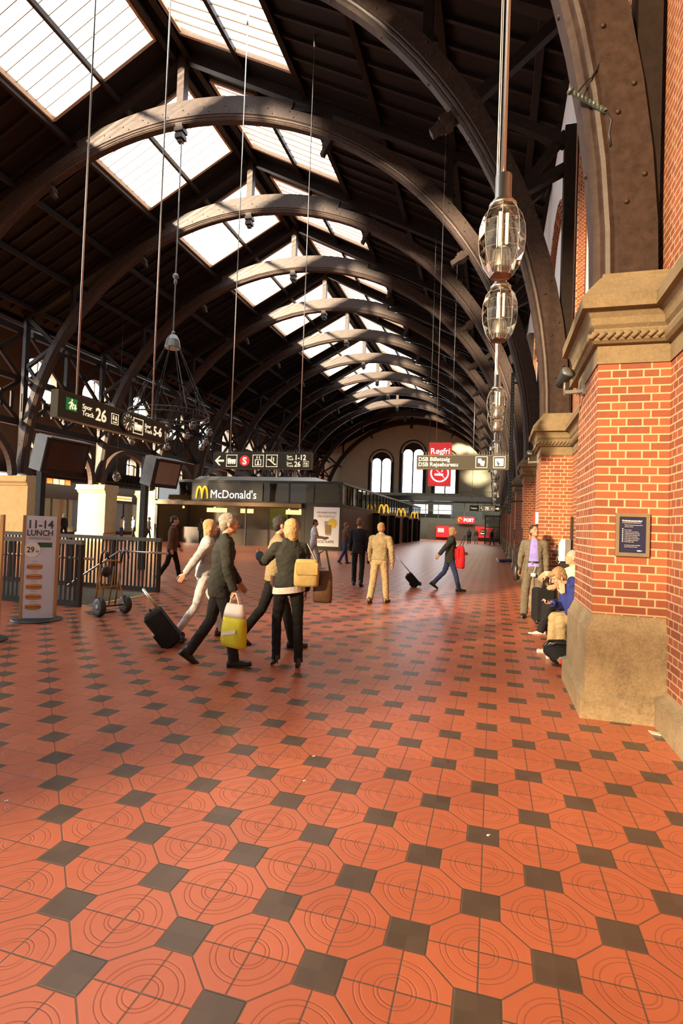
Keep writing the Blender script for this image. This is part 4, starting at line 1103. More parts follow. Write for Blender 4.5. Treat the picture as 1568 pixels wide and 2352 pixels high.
# hand truck
ht = thing('hand_truck', 'yellow two-wheeled hand truck with black tyres parked by the stair railing', 'hand truck', (-6.30, 7.86, 0), math.radians(-108))
M['truck_yellow'] = mat_plain('worn_yellow_tube', (0.36, 0.20, 0.035), 0.5, 0.3)
m = MB()
for sx_ in (-0.19, 0.19):
    m.tube([(sx_, -0.02, 0.1), (sx_ * 1.0, 0.10, 0.85)], 0.016, 7)
for sx_ in (-0.07, 0.07): m.tube([(sx_, -0.02, 0.1), (sx_, 0.09, 0.8)], 0.013, 7)
m.tube([(-0.19, 0.10, 0.85), (-0.1, 0.11, 0.9), (0.1, 0.11, 0.9), (0.19, 0.10, 0.85)], 0.016, 7); m.tube([(-0.19, 0.04, 0.45), (0.19, 0.04, 0.45)], 0.013, 6)
for sx_ in (-0.19, 0.19): m.tube([(sx_, 0.06, 0.6), (sx_, 0.24, 0.16)], 0.014, 6)
m.build('frame', 'truck_yellow', ht)
for sx_ in (-0.19, 0.19):
    m = MB(); m.tube([(sx_, 0.10, 0.86), (sx_, 0.13, 1.02), (sx_, 0.20, 1.08), (sx_, 0.28, 1.05), (sx_, 0.31, 0.95)], 0.018, 7); m.build('handle', 'black', ht)
for sx_ in (-0.24, 0.24):
    m = MB(); m.lathe([(0.05, -0.035), (0.12, -0.045), (0.15, -0.03), (0.155, 0.0), (0.15, 0.03), (0.12, 0.045), (0.05, 0.035)], 20, (sx_, 0.2, 0.155), (1, 0, 0)); w_ = m.build('wheel', 'black', ht)
    m = MB(); m.lathe([(0.0, -0.04), (0.055, -0.04), (0.055, 0.04), (0.0, 0.04)], 12, (sx_, 0.2, 0.155), (1, 0, 0)); m.build('hub', 'grey_metal', w_)
m = MB(); m.tube([(-0.24, 0.2, 0.155), (0.24, 0.2, 0.155)], 0.015, 7); m.build('axle', 'dark_steel', ht)
m = MB(); m.box((-0.21, -0.26, 0.01), (0.21, 0.0, 0.025)); m.build('toe_plate', 'dark_steel', ht)
m = MB(); m.ell((0.05, 0.06, 0.72), (0.09, 0.07, 0.10), 10, 7); m.build('rolled_strap', 'black', ht)

# lunch boards
M['board_print'] = mat_plain('board_print', (0.60, 0.63, 0.74), 0.5, 0, 0.03)
M['wood_edge'] = mat_wood('pale_wood_edge', (0.34, 0.20, 0.09), (0.48, 0.31, 0.16), (8, 8, 1), 0.5)
def board(label, loc, rz, full):
    t = thing('lunch_board', label, 'sign board', loc, rz)
    m = MB(); m.lathe([(0.0, 0.0), (0.36, 0.0), (0.36, 0.015), (0.33, 0.025), (0.0, 0.025)], 32); m.build('round_base', 'dark_steel', t)
    for sx_ in (-0.245, 0.225):
        m = MB(); m.box((sx_, -0.05, 0.02), (sx_ + 0.035, 0.06, 1.62)); m.build('wooden_edge', 'wood_edge', t)
    m = MB(); m.box((-0.23, -0.035, 0.03), (0.23, 0.03, 1.615)); m.build('panel', 'board_print', t)
    y = -0.038
    if full:
        text('11-14', 0.175, 'print_dark', t, (-0.005, y, 1.425), FRONT, 'headline', 'CENTER', 0.004, 0.001, 0.9); text('LUNCH', 0.125, 'print_dark', t, (-0.005, y, 1.31), FRONT, 'headline', 'CENTER', 0.003, 0.001, 0.86)
        for z in (1.27, 1.245): text('SANDWICH OG SALAT', 0.03, 'print_grey', t, (-0.005, y, z), FRONT, 'small_print', 'CENTER', 0, 0.001)
        m = MB(); m.box((-0.03, y - 0.001, 1.13), (0.17, y + 0.002, 1.205)); m.build('green_flag', M['flag_green'], t)
        m = MB(); m.lathe([(0.0, 0.0), (0.115, 0.0), (0.115, 0.003), (0.0, 0.003)], 26, (-0.105, y - 0.001, 1.09), (0, -1, 0), False); m.build('price_disc', 'white', t)
        text('29', 0.12, 'print_dark', t, (-0.125, y - 0.005, 1.05), FRONT, 'price', 'CENTER', 0.003, 0.001, 0.9); text('kr', 0.05, 'print_dark', t, (-0.05, y - 0.005, 1.05), FRONT, 'price', 'LEFT', 0.001, 0.001)
        for k in range(5):
            z = 0.83 - k * 0.155
            m = MB(); o_ = m.smooth
            m.ell((-0.06, y, z + 0.018), (0.115, 0.008, 0.028), 14, 6); m.ell((-0.06, y, z - 0.022), (0.115, 0.008, 0.026), 14, 6); m.build('printed_sandwich', 'bun', t)
            m = MB(); m.box((-0.165, y - 0.010, z - 0.012), (0.05, y - 0.004, z + 0.006)); m.build('printed_filling', 'filling', t)
            m = MB(); m.box((-0.1, y - 0.001, z + 0.075), (-0.02, y + 0.001, z + 0.084)); m.build('caption_line', 'print_grey', t)
    return t
M['flag_green'] = mat_plain('print_green', (0.025, 0.085, 0.04), 0.6)
M['bun'] = mat_plain('printed_bun', (0.50, 0.26, 0.08), 0.6)
M['filling'] = mat_plain('printed_filling', (0.34, 0.09, 0.03), 0.6, 0, 0.4, 40)
board('white lunch board headed 11-14 LUNCH with five sandwich pictures', (-6.80, 6.93, 0), math.radians(34), True)
board('pale lunch board cut by the left picture edge', (-6.33, 5.48, 0), math.radians(34), False)

# ------------------------------------------------------------------ right wall fittings
pq = thing('framed_notice', 'navy station notice in a bronze frame on the nearest brick pier', 'notice', (1.194, 5.4, 1.647))
M['frame_bronze'] = mat_plain('frame_bronze', (0.24, 0.19, 0.12), 0.4, 0.4)
m = MB()
for x0, x1, z0, z1 in ((-0.137, 0.137, 0.16, 0.192), (-0.137, 0.137, -0.192, -0.16), (-0.137, -0.108, -0.16, 0.16), (0.108, 0.137, -0.16, 0.16)): m.box((x0, -0.035, z0), (x1, 0.0, z1))
m.build('frame', 'frame_bronze', pq)
m = MB(); m.box((-0.11, -0.024, -0.162), (0.11, 0.0, 0.162)); m.build('panel', 'navy', pq)
text('Ordensbestemmelser', 0.0215, 'white', pq, (-0.085, -0.025, 0.118), FRONT, 'headline', bold=0.0006, ext=0.0006, xs=0.86)
text('for ophold og færdsel på DSB stationer', 0.0102, 'white', pq, (-0.085, -0.025, 0.104), FRONT, 'subhead', ext=0.0005, xs=0.94)
LN = ['Følgende bestemmelser gælder på hele', 'stationens område:', '', 'Det er forbudt:', 'at ryge i hallen og i ventesalen,', 'at opholde sig på spor og arealer,', 'at cykle, løbe på rulleskøjter eller', 'at spille musik uden tilladelse,', 'at dele reklamer ud på stationen,', 'at lade bagage stå uden opsyn,', 'at fodre fugle i hallen.', '', 'Personalets anvisninger skal følges,', 'og overtrædelse kan straffes.']
for k, s_ in enumerate(LN):
    if s_: text(s_, 0.0092, 'white', pq, (-0.065, -0.025, 0.084 - k * 0.0150), FRONT, 'small_print', ext=0.0004)
m = MB()
for k in range(7): m.ell((-0.079, -0.025, 0.052 - k * 0.0185), (0.0055, 0.001, 0.0065), 8, 4)
m.build('pictogram_column', 'white', pq)
m = MB(); m.ell((0.055, -0.025, -0.141), (0.018, 0.001, 0.006), 10, 4); m.prism([(0.0, 0.006), (0.028, 0.0), (0.0, -0.006)], (0.055, -0.025, -0.141), (1, 0, 0), (0, 0, 1), 0.001); m.build('winged_emblem', 'white', pq)
def spot(label, y):
    t = thing('wall_spotlight', label, 'spotlight', (0.885, y, 3.2), group='spotlights on the brick piers')
    m = MB(); m.box((-0.03, -0.05, -0.10), (0.0, 0.05, 0.10)); m.build('wall_plate', 'grey_metal', t)
    m = MB(); m.bar((-0.02, 0, -0.06), (-0.20, 0, -0.07), 0.05, 0.035); m.tube([(-0.20, 0, -0.10), (-0.20, 0, 0.08)], 0.014, 8); m.build('arm', 'grey_metal', t)
    d = Vector((0.35, -0.75, 0.55)).normalized(); c = Vector((-0.20, 0, 0.10))
    m = MB(); m.lathe([(0.0, -0.13), (0.05, -0.12), (0.06, -0.02), (0.078, 0.06), (0.078, 0.07), (0.0, 0.07)], 18, c, d); m.build('lamp_head', 'dark_steel', t)
    m = MB(); m.lathe([(0.0, 0.07), (0.068, 0.07), (0.068, 0.075), (0.0, 0.075)], 18, c, d); m.build('lens', 'grey_metal', t)
spot('dark cylindrical spotlight on a bracket beside the nearest brick pier', 6.15)
spot('small spotlight on a bracket at the second brick pier', 12.3)
sp = thing('slotted_steel_post', 'long dark slotted steel post standing off the third brick pier', 'post', (0.47, 18.35, 0))
m = MB(); m.box((-0.055, -0.05, 2.19), (0.055, 0.05, 6.77))
for k in range(44):
    m.m = 1; m.box((-0.02, -0.053, 2.3 + k * 0.1), (0.02, -0.049, 2.33 + k * 0.1))
m.build('channel', ['dark_steel', 'grey_metal'], sp)
for z in (2.6, 3.1, 6.45):
    m = MB(); m.box((0.05, 0.0, z - 0.03), (0.415, 0.05, z + 0.03)); m.build('arm', 'dark_steel', sp)
ph = thing('public_phone', 'white and grey wall telephone on a tall dark rail behind the seated pair', 'telephone', (1.33, 11.3, 1.3))
m = MB(); m.rings([[(-0.10, -0.08, -0.2), (0.0, -0.08, -0.2), (0.0, 0.14, -0.2), (-0.10, 0.14, -0.2)], [(-0.10, -0.08, 0.1), (0.0, -0.08, 0.1), (0.0, 0.14, 0.1), (-0.10, 0.14, 0.1)], [(-0.05, -0.08, 0.22), (0.0, -0.08, 0.22), (0.0, 0.14, 0.22), (-0.05, 0.14, 0.22)]]); m.build('white_shell', 'white', ph)
m = MB(); m.box((0.0, -0.09, -0.2), (0.1, 0.15, 0.22)); m.build('back_box', 'grey_metal', ph)
m = MB(); m.tube([(-0.13, 0.0, 0.1), (-0.155, 0.0, 0.02), (-0.15, 0.0, -0.06), (-0.12, 0.0, -0.1)], 0.022, 8); m.build('handset', 'black', ph)
m = MB(); m.tube([(-0.12, 0.0, -0.1), (-0.15, 0.02, -0.2), (-0.10, 0.02, -0.26), (-0.06, 0.02, -0.2)], 0.007, 6); m.build('cord', 'steel', ph)
m = MB(); m.box((0.10, -0.03, -1.30), (0.145, 0.05, 0.66)); m.build('rail', 'bronze', ph)
m = MB(); m.box((-0.08, -0.05, -0.34), (0.09, 0.1, -0.22)); m.build('shelf', 'black', ph)
rs_ = thing('red_white_sign', 'small red and white sign board projecting from the second brick pier', 'sign', (0.885, 11.95, 1.93))
m = MB(); m.box((-0.10, 0.0, -0.11), (-0.055, 0.02, 0.11)); m.build('red_face', 'red', rs_)
m = MB(); m.box((-0.055, -0.02, -0.12), (0.0, 0.03, 0.12)); m.build('white_box', 'white', rs_)
m = MB(); m.box((-0.04, -0.015, -0.17), (0.0, 0.02, -0.12)); m.build('bracket', 'black', rs_)
rr = thing('red_cabinet', 'red wall cabinet beside the standing man in grey', 'cabinet', (0.885, 12.4, 1.5))
m = MB(); m.box((-0.13, -0.15, -0.14), (0.0, 0.15, 0.18)); m.build('body', 'red', rr)
m = MB(); m.box((-0.135, -0.15, -0.14), (-0.13, -0.10, 0.18)); m.build('white_edge', 'white', rr)
for k, (y, z) in enumerate(((17.75, 1.55), (24.2, 1.5))):
    t = thing('small_wall_notice', ['small dark blue notice on the third brick pier', 'tiny dark notice on the fourth brick pier'][k], 'notice', (0.885, y + 0.35, z))
    m = MB(); m.box((-0.03, -0.16, -0.2), (0.0, 0.16, 0.2)); m.build('frame', 'dark_steel', t)
    m = MB(); m.box((-0.035, -0.13, -0.17), (-0.03, 0.13, 0.17)); m.build('panel', 'navy', t)
# twisted hook on the nearest arch
hk = thing('twisted_hook', 'twisted iron flag hook on the inner face of the nearest timber arch', 'hook', (0.70, 5.655, 5.85))
M['verdigris'] = mat_plain('verdigris_iron', (0.10, 0.13, 0.11), 0.5, 0.5)
m = MB()
for q in range(3): m.tube([(0.24 - 0.3 * k / 20 + 0.016 * math.cos(k * 0.9 + q * 2.1), 0.016 * math.sin(k * 0.9 + q * 2.1), -0.10 + 0.24 * k / 20) for k in range(21)], 0.016, 6)
m.lathe([(0.0, 0), (0.035, 0.01), (0.035, 0.04), (0.0, 0.05)], 10, (-0.07, 0, 0.15), (-0.7, 0, 0.6)); m.build('twisted_stem', 'verdigris', hk)
m = MB(); m.tube([(-0.02, 0, 0.14), (0.06, 0, 0.24), (0.10, 0, 0.26), (0.18, 0, 0.42)], 0.008, 6); m.build('chain', 'iron', hk)
m = MB(); m.tube([(0.24, 0, -0.1), (0.29, 0, -0.2), (0.27, 0, -0.33), (0.29, 0, -0.45)], 0.014, 7); m.build('tail', 'iron', hk)
bn = thing('stone_bench', 'low stone bench along the wall under the two seated people', 'bench', (0, 0, 0))
m = MB(); m.box((1.10, 7.0, 0.31), (1.37, 10.9, 0.385)); m.build('slab', 'granite', bn)
for y in (7.3, 9.0, 10.7):
    m = MB(); m.box((1.16, y - 0.1, 0), (1.34, y + 0.1, 0.31)); m.build('support', 'granite', bn)
# added fill for the far end, lamps in the kiosk
def lamp(name, loc, sx_, sy_, watts, col):
    d = bpy.data.lights.new(name, 'AREA'); d.shape = 'RECTANGLE'; d.size = sx_; d.size_y = sy_; d.energy = watts; d.color = col
    o = bpy.data.objects.new(name, d); COL.objects.link(o); o.location = loc
    return o
lamp('far_end_fill_light', (-6, Y_END - 6.0, 6.6), 12, 3, 1600, (1.0, 0.92, 0.78))  # fill added to brighten the far end, no fixture belongs to it
lamp('kiosk_ceiling_light', (-17.4, KY0 + 2.2, 4.1), 9, 2, 160, (1.0, 0.72, 0.42))
lamp('shop_ceiling_light', (XA + 2.6, 40.0, 4.4), 1.5, 14, 350, (1.0, 0.88, 0.7))
# leaf scraps on the floor
M['paper'] = mat_plain('pale_paper', (0.70, 0.62, 0.45), 0.7)
sc = MB(); sc.rings([[(1.31, 5.09, 0.002), (1.375, 5.07, 0.002), (1.375, 5.13, 0.002), (1.30, 5.16, 0.002)], [(1.31, 5.09, 0.01), (1.375, 5.07, 0.01), (1.375, 5.13, 0.01), (1.30, 5.16, 0.01)]])

t = thing('card_strip', 'pale strip of card lying on the floor at the foot of the brick wall', 'litter', (0, 0, 0)); sc.build('strip', 'paper', t)
for k, (x, y, lb) in enumerate(((-1.18, 3.71, 'tiny white scrap on the floor in front of the person in high heels'), (-1.12, 3.34, 'tiny crumpled white scrap, nearer of the two in front of the high heels'), (-2.63, 2.53, 'tiny white scrap on the floor near the left picture edge'), (0.02, 3.09, 'tiny white scrap on a dark floor tile'))):
    m = MB()
    for q in range(5):
        a = q * 1.7 + k; m.ell((0.005 * math.cos(a), 0.007 * math.sin(a * 1.3), 0.002), (0.006, 0.003, 0.002), 7, 4, Matrix.Rotation(a, 3, 'Z'))
    o = m.build('paper_scrap', 'white'); o.location = (x, y, 0); tag(o, lb, 'litter')
gl2 = thing('globe_lamp', 'round glass globe lamp hanging beside the second visible stone pier', 'lamp', (-22.87, 29.0, 0))
m = MB(); m.lathe([(0.02, 4.55), (0.16, 4.46), (0.24, 4.28), (0.24, 4.12), (0.16, 3.95), (0.04, 3.86)], 14); m.build('glass_globe', 'facet_glass', gl2)
m = MB(); m.lathe([(0.0, 4.62), (0.06, 4.6), (0.07, 4.5), (0.0, 4.5)], 10); m.tube([(0, 0, 4.6), (0, 0, 14.52)], 0.01, 5); m.build('rod', 'dark_steel', gl2)
# ------------------------------------------------------------------ people
def cloth(name, col, var=0.16, rough=0.85):
    m = NT(name); co = m.coord()
    f = m.noise(co, 9.0, 4.0); g = m.noise(co, 260.0, 2.0)
    m.set(Base_Color=m.ramp(f, [(0.3, tuple(c * (1 - var) for c in col)), (0.7, tuple(min(1, c * (1 + var)) for c in col))]), Roughness=rough, Specular_IOR_Level=0.2)
    m.bump(m.math('ADD', m.math('MULTIPLY', f, 1.0), m.math('MULTIPLY', g, 0.08)), 0.5, 0.02)
    return m.m
M['skin'] = mat_plain('skin', (0.52, 0.28, 0.18), 0.5, 0, 0.08, 20)
M['skin_tan'] = mat_plain('tan_skin', (0.43, 0.22, 0.125), 0.5, 0, 0.08, 20)
M['eye'] = mat_plain('eye_white', (0.62, 0.58, 0.52), 0.3, 0, 0.02)
M['iris'] = mat_plain('iris', (0.03, 0.025, 0.02), 0.2)
M['lip'] = mat_plain('lips', (0.42, 0.17, 0.13), 0.5, 0, 0.05)
for k, c in dict(hair_grey=(0.34, 0.31, 0.27), hair_blond=(0.46, 0.31, 0.14), hair_dark=(0.022, 0.015, 0.011), hair_brown=(0.13, 0.075, 0.035), hair_sand=(0.30, 0.19, 0.085)).items():
    M[k] = mat_plain(k, c, 0.55, 0, 0.35, 60, 0.6, 160)
for k, c in dict(dark_jacket=(0.035, 0.037, 0.032), black_cloth=(0.012, 0.012, 0.013), dark_trousers=(0.022, 0.021, 0.022), white_cloth=(0.62, 0.62, 0.63), light_grey=(0.40, 0.41, 0.42), beige=(0.27, 0.21, 0.115), khaki=(0.36, 0.28, 0.15), brown=(0.10, 0.05, 0.03), suit_black=(0.016, 0.017, 0.019), suit_grey=(0.13, 0.115, 0.085), purple=(0.25, 0.22, 0.62), navy_hood=(0.025, 0.035, 0.17), cream=(0.58, 0.50, 0.36), red_cloth=(0.55, 0.02, 0.025), jeans=(0.035, 0.055, 0.13), dark_green=(0.035, 0.042, 0.035), sky_blue=(0.20, 0.36, 0.60), grey_cloth=(0.20, 0.19, 0.17), olive_bag=(0.30, 0.23, 0.10), gold_bag=(0.45, 0.35, 0.14), striped_white=(0.66, 0.60, 0.55)).items():
    M[k] = cloth(k, c)
M['leather'] = mat_plain('black_leather', (0.014, 0.013, 0.012), 0.38, 0, 0.2, 20)
M['brown_leather'] = mat_plain('brown_leather', (0.09, 0.045, 0.02), 0.45, 0, 0.2, 20)
M['sneaker'] = mat_plain('pale_sneaker', (0.64, 0.63, 0.58), 0.6, 0, 0.06, 20)

V = Vector
WORK = bpy.data.scenes.new('workbench')
def cap(mb, a, b, ra, rb, n=12, flat=(False, False)):
    a, b = V(a), V(b)
    if (b - a).length < 1e-5: b = a + V((0, 0, 1e-4))
    x, y, d = frame_of(b - a); rs = []
    def ring(c, r): return [c + x * (r * math.cos(2 * PI * j / n)) + y * (r * math.sin(2 * PI * j / n)) for j in range(n)]
    if not flat[0]:
        for t in (80, 55, 28): rs.append(ring(a - d * ra * math.sin(math.radians(t)), ra * math.cos(math.radians(t))))
    rs.append(ring(a, ra)); rs.append(ring(b, rb))
    if not flat[1]:
        for t in (28, 55, 80): rs.append(ring(b + d * rb * math.sin(math.radians(t)), rb * math.cos(math.radians(t))))
    mb.rings(rs)
def loft(mb, secs, n=24, power=2.0):
    """secs: (centre, right*rx, front*ry)"""
    rs = []
    for c, rx, ry in secs:
        ring = []
        for j in range(n):
            a = 2 * PI * j / n; ca, sa = math.cos(a), math.sin(a)
            p = 2.0 / power
            ring.append(V(c) + rx * (abs(ca) ** p * (1 if ca > 0 else -1)) + ry * (abs(sa) ** p * (1 if sa > 0 else -1)))
        rs.append(ring)
    mb.rings(rs)
def remesh(mb, name, mat, parent, vox, it=4, wrinkle=0.0, cut=None):
    me0 = bpy.data.meshes.new('tmp'); me0.from_pydata([tuple(v) for v in mb.v], [], mb.f); me0.update()
    bm = bmesh.new(); bm.from_mesh(me0); bmesh.ops.recalc_face_normals(bm, faces=bm.faces); bm.to_mesh(me0); bm.free()
    o = bpy.data.objects.new('tmp', me0); WORK.collection.objects.link(o)
    r = o.modifiers.new('r', 'REMESH'); r.mode = 'VOXEL'; r.voxel_size = vox; r.use_smooth_shade = True
    if it:
        s = o.modifiers.new('s', 'SMOOTH'); s.factor = 0.5; s.iterations = it
    vl = WORK.view_layers[0]; vl.update(); dg = vl.depsgraph
    me = bpy.data.meshes.new_from_object(o.evaluated_get(dg))
    bpy.data.objects.remove(o); bpy.data.meshes.remove(me0)
    if wrinkle:
        prs = [(v.co.copy(), v.normal.copy()) for v in me.vertices]
        fl_ = []
        for q, nn in prs: fl_ += (q + nn * wrinkle * (noise.noise(V((q.x * 14, q.y * 14, q.z * 22))) + 0.5 * noise.noise(q * 40)))[:]
        me.vertices.foreach_set('co', fl_)
        me.update()
    if cut:
        bm = bmesh.new(); bm.from_mesh(me)
        bmesh.ops.delete(bm, geom=[f for f in bm.faces if cut(f.calc_center_median())], context='FACES')
        bm.verts.index_update()
        nb = {}
        for e in bm.edges:
            if e.is_boundary:
                a, b = e.verts; nb.setdefault(a.index, []).append(b.index); nb.setdefault(b.index, []).append(a.index)
        bm.verts.ensure_lookup_table()
        pos = {q: bm.verts[q].co.copy() for q in nb}
        for _ in range(14):
            pos = {q: (c * 0.4 + (pos[nb[q][0]] + pos[nb[q][1]]) * 0.3 if len(nb[q]) == 2 else c) for q, c in pos.items()}
        for q, c in pos.items(): bm.verts[q].co = c
        bm.to_mesh(me); bm.free()
    me.materials.clear(); me.materials.append(M[mat] if isinstance(mat, str) else mat); me.name = name
    me.polygons.foreach_set('use_smooth', [True] * len(me.polygons))
    ob = bpy.data.objects.new(name, me); COL.objects.link(ob); ob.parent = parent
    return ob
def hand(mb, w, d, nrm, side, curl=35, r=1.0, spread=0.0):
    """palm and five bent fingers; nrm points out of the palm"""
    w, d, nrm = V(w), V(d).normalized(), V(nrm)
    nrm = (nrm - d * nrm.dot(d)).normalized(); lat = d.cross(nrm) * side
    for k in range(4):
        q = (k - 1.5) * 0.0185
        cap(mb, w + lat * q * 0.7 + d * 0.008, w + lat * q + d * 0.082, 0.0145, 0.0125, 8)
    L = (0.066, 0.075, 0.070, 0.055)
    for k in range(4):
        q = (k - 1.5) * 0.0205
        p = w + lat * q + d * 0.084; a = math.radians(curl * 0.6)
        for s, (fr, ra, rb) in enumerate(((0.44, 0.0095, 0.0088), (0.32, 0.0088, 0.008), (0.26, 0.008, 0.0068))):
            dd = d * math.cos(a) + nrm * math.sin(a) + lat * (k - 1.5) * spread
            p2 = p + dd * L[k] * fr; cap(mb, p, p2, ra * r, rb * r, 8); p = p2; a += math.radians(curl)
    b = w + lat * -0.026 + d * 0.022; m_ = b + (d * 0.55 - lat * 0.6 + nrm * 0.45).normalized() * 0.04; e = m_ + (d * 0.85 - lat * 0.1 + nrm * 0.4).normalized() * 0.032; e2 = e + (d * 0.9 + nrm * 0.3 + lat * 0.1).normalized() * 0.024
    cap(mb, b, m_, 0.015, 0.0115, 8); cap(mb, m_, e, 0.0112, 0.0098, 8); cap(mb, e, e2, 0.0098, 0.0075, 8)

def person(label, loc, rz, h=1.75, thigh=(0, 0), knee=(0, 0), arm=((0, 8), (0, 8)), elbow=(12, 12), lean=2, head=(0, 0, 0),
           top='dark_jacket', top_style='jacket', hem=0.0, sleeve=1.0, leg='dark_trousers', shoe='leather', shoe_style='shoe', skin='skin', hair='hair_dark', hair_style='short',
           build=1.0, vox=0.0075, wr=None, el=None, hip_z=None, splay=(3, 3), curl=(30, 30), open_front=None, shirt=None, hood=False, face=True, foot_pitch=(0, 0), palm=(None, None), handdir=(None, None), head_off=None, group=None, female=False):
    t = thing('person', label, 'person', loc, rz, group)
    k = h / 1.75
    X = V((1, 0, 0))
    hl = [None, None]; kn = [None, None]; an = [None, None]
    for i, sd in enumerate((-1, 1)):                       # 0 = left (-x), 1 = right (+x)
        ta = math.radians(thigh[i]); sa = math.radians(thigh[i] - knee[i]); sp_ = math.radians(splay[i])
        hl[i] = V((sd * 0.092, 0, 0))
        kn[i] = hl[i] + V((sd * math.sin(sp_) * 0.43, math.sin(ta) * 0.43 * math.cos(sp_), -math.cos(ta) * 0.43 * math.cos(sp_)))
        an[i] = kn[i] + V((sd * math.sin(sp_) * 0.1, math.sin(sa) * 0.42, -math.cos(sa) * 0.42))
    low = min(an[0].z - max(0, 0.09 * math.sin(math.radians(max(0, -foot_pitch[0])))), an[1].z - max(0, 0.09 * math.sin(math.radians(max(0, -foot_pitch[1])))))
    hz = hip_z / k if hip_z is not None else -low + 0.085
    up = V((0, 0, hz))
    hl = [p + up for p in hl]; kn = [p + up for p in kn]; an = [p + up for p in an]
    la = math.radians(lean); sd_ = V((0, math.sin(la), math.cos(la))); fw = V((0, math.cos(la), -math.sin(la)))
    pel = up + V((0, 0, 0.03)); waist = pel + sd_ * 0.16; chest = pel + sd_ * 0.36; nk = pel + sd_ * 0.52
    sw = (0.165 if female else 0.182) * build
    sh = [nk - sd_ * 0.075 + X * (-sw), nk - sd_ * 0.075 + X * sw]
    elb = [None, None]; wri = [None, None]
    for i, sd in enumerate((-1, 1)):
        a, b = math.radians(arm[i][0]), math.radians(arm[i][1]); e_ = a + math.radians(elbow[i])
        elb[i] = sh[i] + V((sd * math.sin(b), math.sin(a) * math.cos(b), -math.cos(a) * math.cos(b))) * 0.285
        wri[i] = elb[i] + V((sd * math.sin(b * 0.3), math.sin(e_), -math.cos(e_))).normalized() * 0.25
        if el and el[i]: elb[i] = V(el[i]) / k
        if wr and wr[i]: wri[i] = V(wr[i]) / k
    hc = nk + sd_ * 0.155 + fw * 0.02 + (V(head_off) if head_off else V((0, 0, 0)))
    Rh = Euler((math.radians(head[1]), math.radians(head[2]), math.radians(head[0])), 'XYZ').to_matrix()
    H = lambda x, y, z: hc + Rh @ V((x, y, z))
    SC = lambda mb: setattr(mb, 'v', [p * k for p in mb.v]) 
    # ---- body, one surface
    b = MB(); B_ = build
    loft(b, [(pel - V((0, 0, 0.08)), X * 0.10 * B_, fw * 0.085), (pel, X * 0.145 * B_, fw * 0.105), (waist, X * (0.115 if female else 0.13) * B_, fw * 0.095), (chest, X * 0.15 * B_, fw * 0.105), (nk - sd_ * 0.06, X * 0.15 * B_, fw * 0.08), (nk, X * 0.06, fw * 0.06)])
    cap(b, nk - sd_ * 0.03, H(0, -0.01, -0.03), 0.056, 0.05)
    for i, sd in enumerate((-1, 1)):
        cap(b, hl[i], kn[i], 0.078 * B_, 0.053); cap(b, kn[i], kn[i].lerp(an[i], 0.35), 0.052, 0.054); cap(b, kn[i].lerp(an[i], 0.3), an[i], 0.054, 0.036)
        cap(b, sh[i], elb[i], 0.05 * B_, 0.038); cap(b, elb[i], elb[i].lerp(wri[i], 0.3), 0.038, 0.038); cap(b, elb[i].lerp(wri[i], 0.3), wri[i], 0.038, 0.026)
        cap(b, nk - sd_ * 0.05, sh[i], 0.05, 0.05)
        d = V(handdir[i]) if handdir[i] else (wri[i] - elb[i]); pn = V(palm[i]) if palm[i] else V((-sd, 0.15, 0))
        hand(b, wri[i], d, pn, sd, curl[i])
        f = math.radians(foot_pitch[i]); fd = V((sd * 0.12, math.cos(f), math.sin(f)))
        q_ = 0.7 if shoe_style == 'heels' else 1.0; cap(b, an[i] + V((0, -0.02 * q_, -0.03 * q_)), an[i] + fd * 0.12 * q_ + V((0, 0, -0.045 * q_)), 0.026 * q_, 0.016 * q_)
    b.ell(H(0, -0.012, 0.028), (0.074, 0.094, 0.092), 18, 12, Rh); b.ell(H(0, 0.022, -0.045), (0.058, 0.066, 0.068), 16, 10, Rh)
    b.ell(H(0, 0.066, -0.088), (0.026, 0.022, 0.02), 10, 6, Rh); b.ell(H(0, 0.068, 0.02), (0.048, 0.02, 0.014), 12, 6, Rh)
    for sx_ in (-1, 1):
        b.ell(H(sx_ * 0.076, -0.008, -0.012), (0.011, 0.02, 0.032), 10, 6, Rh); b.ell(H(sx_ * 0.034, 0.064, -0.025), (0.022, 0.018, 0.02), 10, 6, Rh)
    cap(b, H(0, 0.086, 0.008), H(0, 0.108, -0.026), 0.009, 0.0125, 8); b.ell(H(0, 0.094, -0.03), (0.019, 0.013, 0.010), 8, 5, Rh)
    b.ell(H(0, 0.083, -0.058), (0.024, 0.010, 0.006), 10, 5, Rh); b.ell(H(0, 0.081, -0.068), (0.022, 0.011, 0.007), 10, 5, Rh)
    SC(b); remesh(b, 'body', skin, t, vox, 3)
    if face:
        for sx_ in (-1, 1):
            e = MB(); e.ell(H(sx_ * 0.031, 0.079, 0.004) * k, (0.012, 0.008, 0.0075), 10, 7, Rh); eo = e.build('eye', 'eye', t)
            e = MB(); e.ell(H(sx_ * 0.031, 0.0855, 0.004) * k, (0.0055, 0.003, 0.0058), 8, 5, Rh); e.build('iris', 'iris', eo)
            e = MB(); e.tube([H(sx_ * 0.014, 0.090, 0.022) * k, H(sx_ * 0.032, 0.088, 0.028) * k, H(sx_ * 0.05, 0.074, 0.021) * k], [0.003, 0.004, 0.002], 6); e.build('eyebrow', hair, t)
        e = MB(); e.ell(H(0, 0.0905, -0.0625) * k, (0.02, 0.006, 0.008), 10, 5, Rh); e.build('lips', 'lip', t)
    # ---- hair
    hm = MB()
    hm.ell(H(0, -0.026, 0.046), (0.082, 0.098, 0.088), 18, 12, Rh); hm.ell(H(0, -0.058, 0.0), (0.076, 0.06, 0.085), 16, 10, Rh)
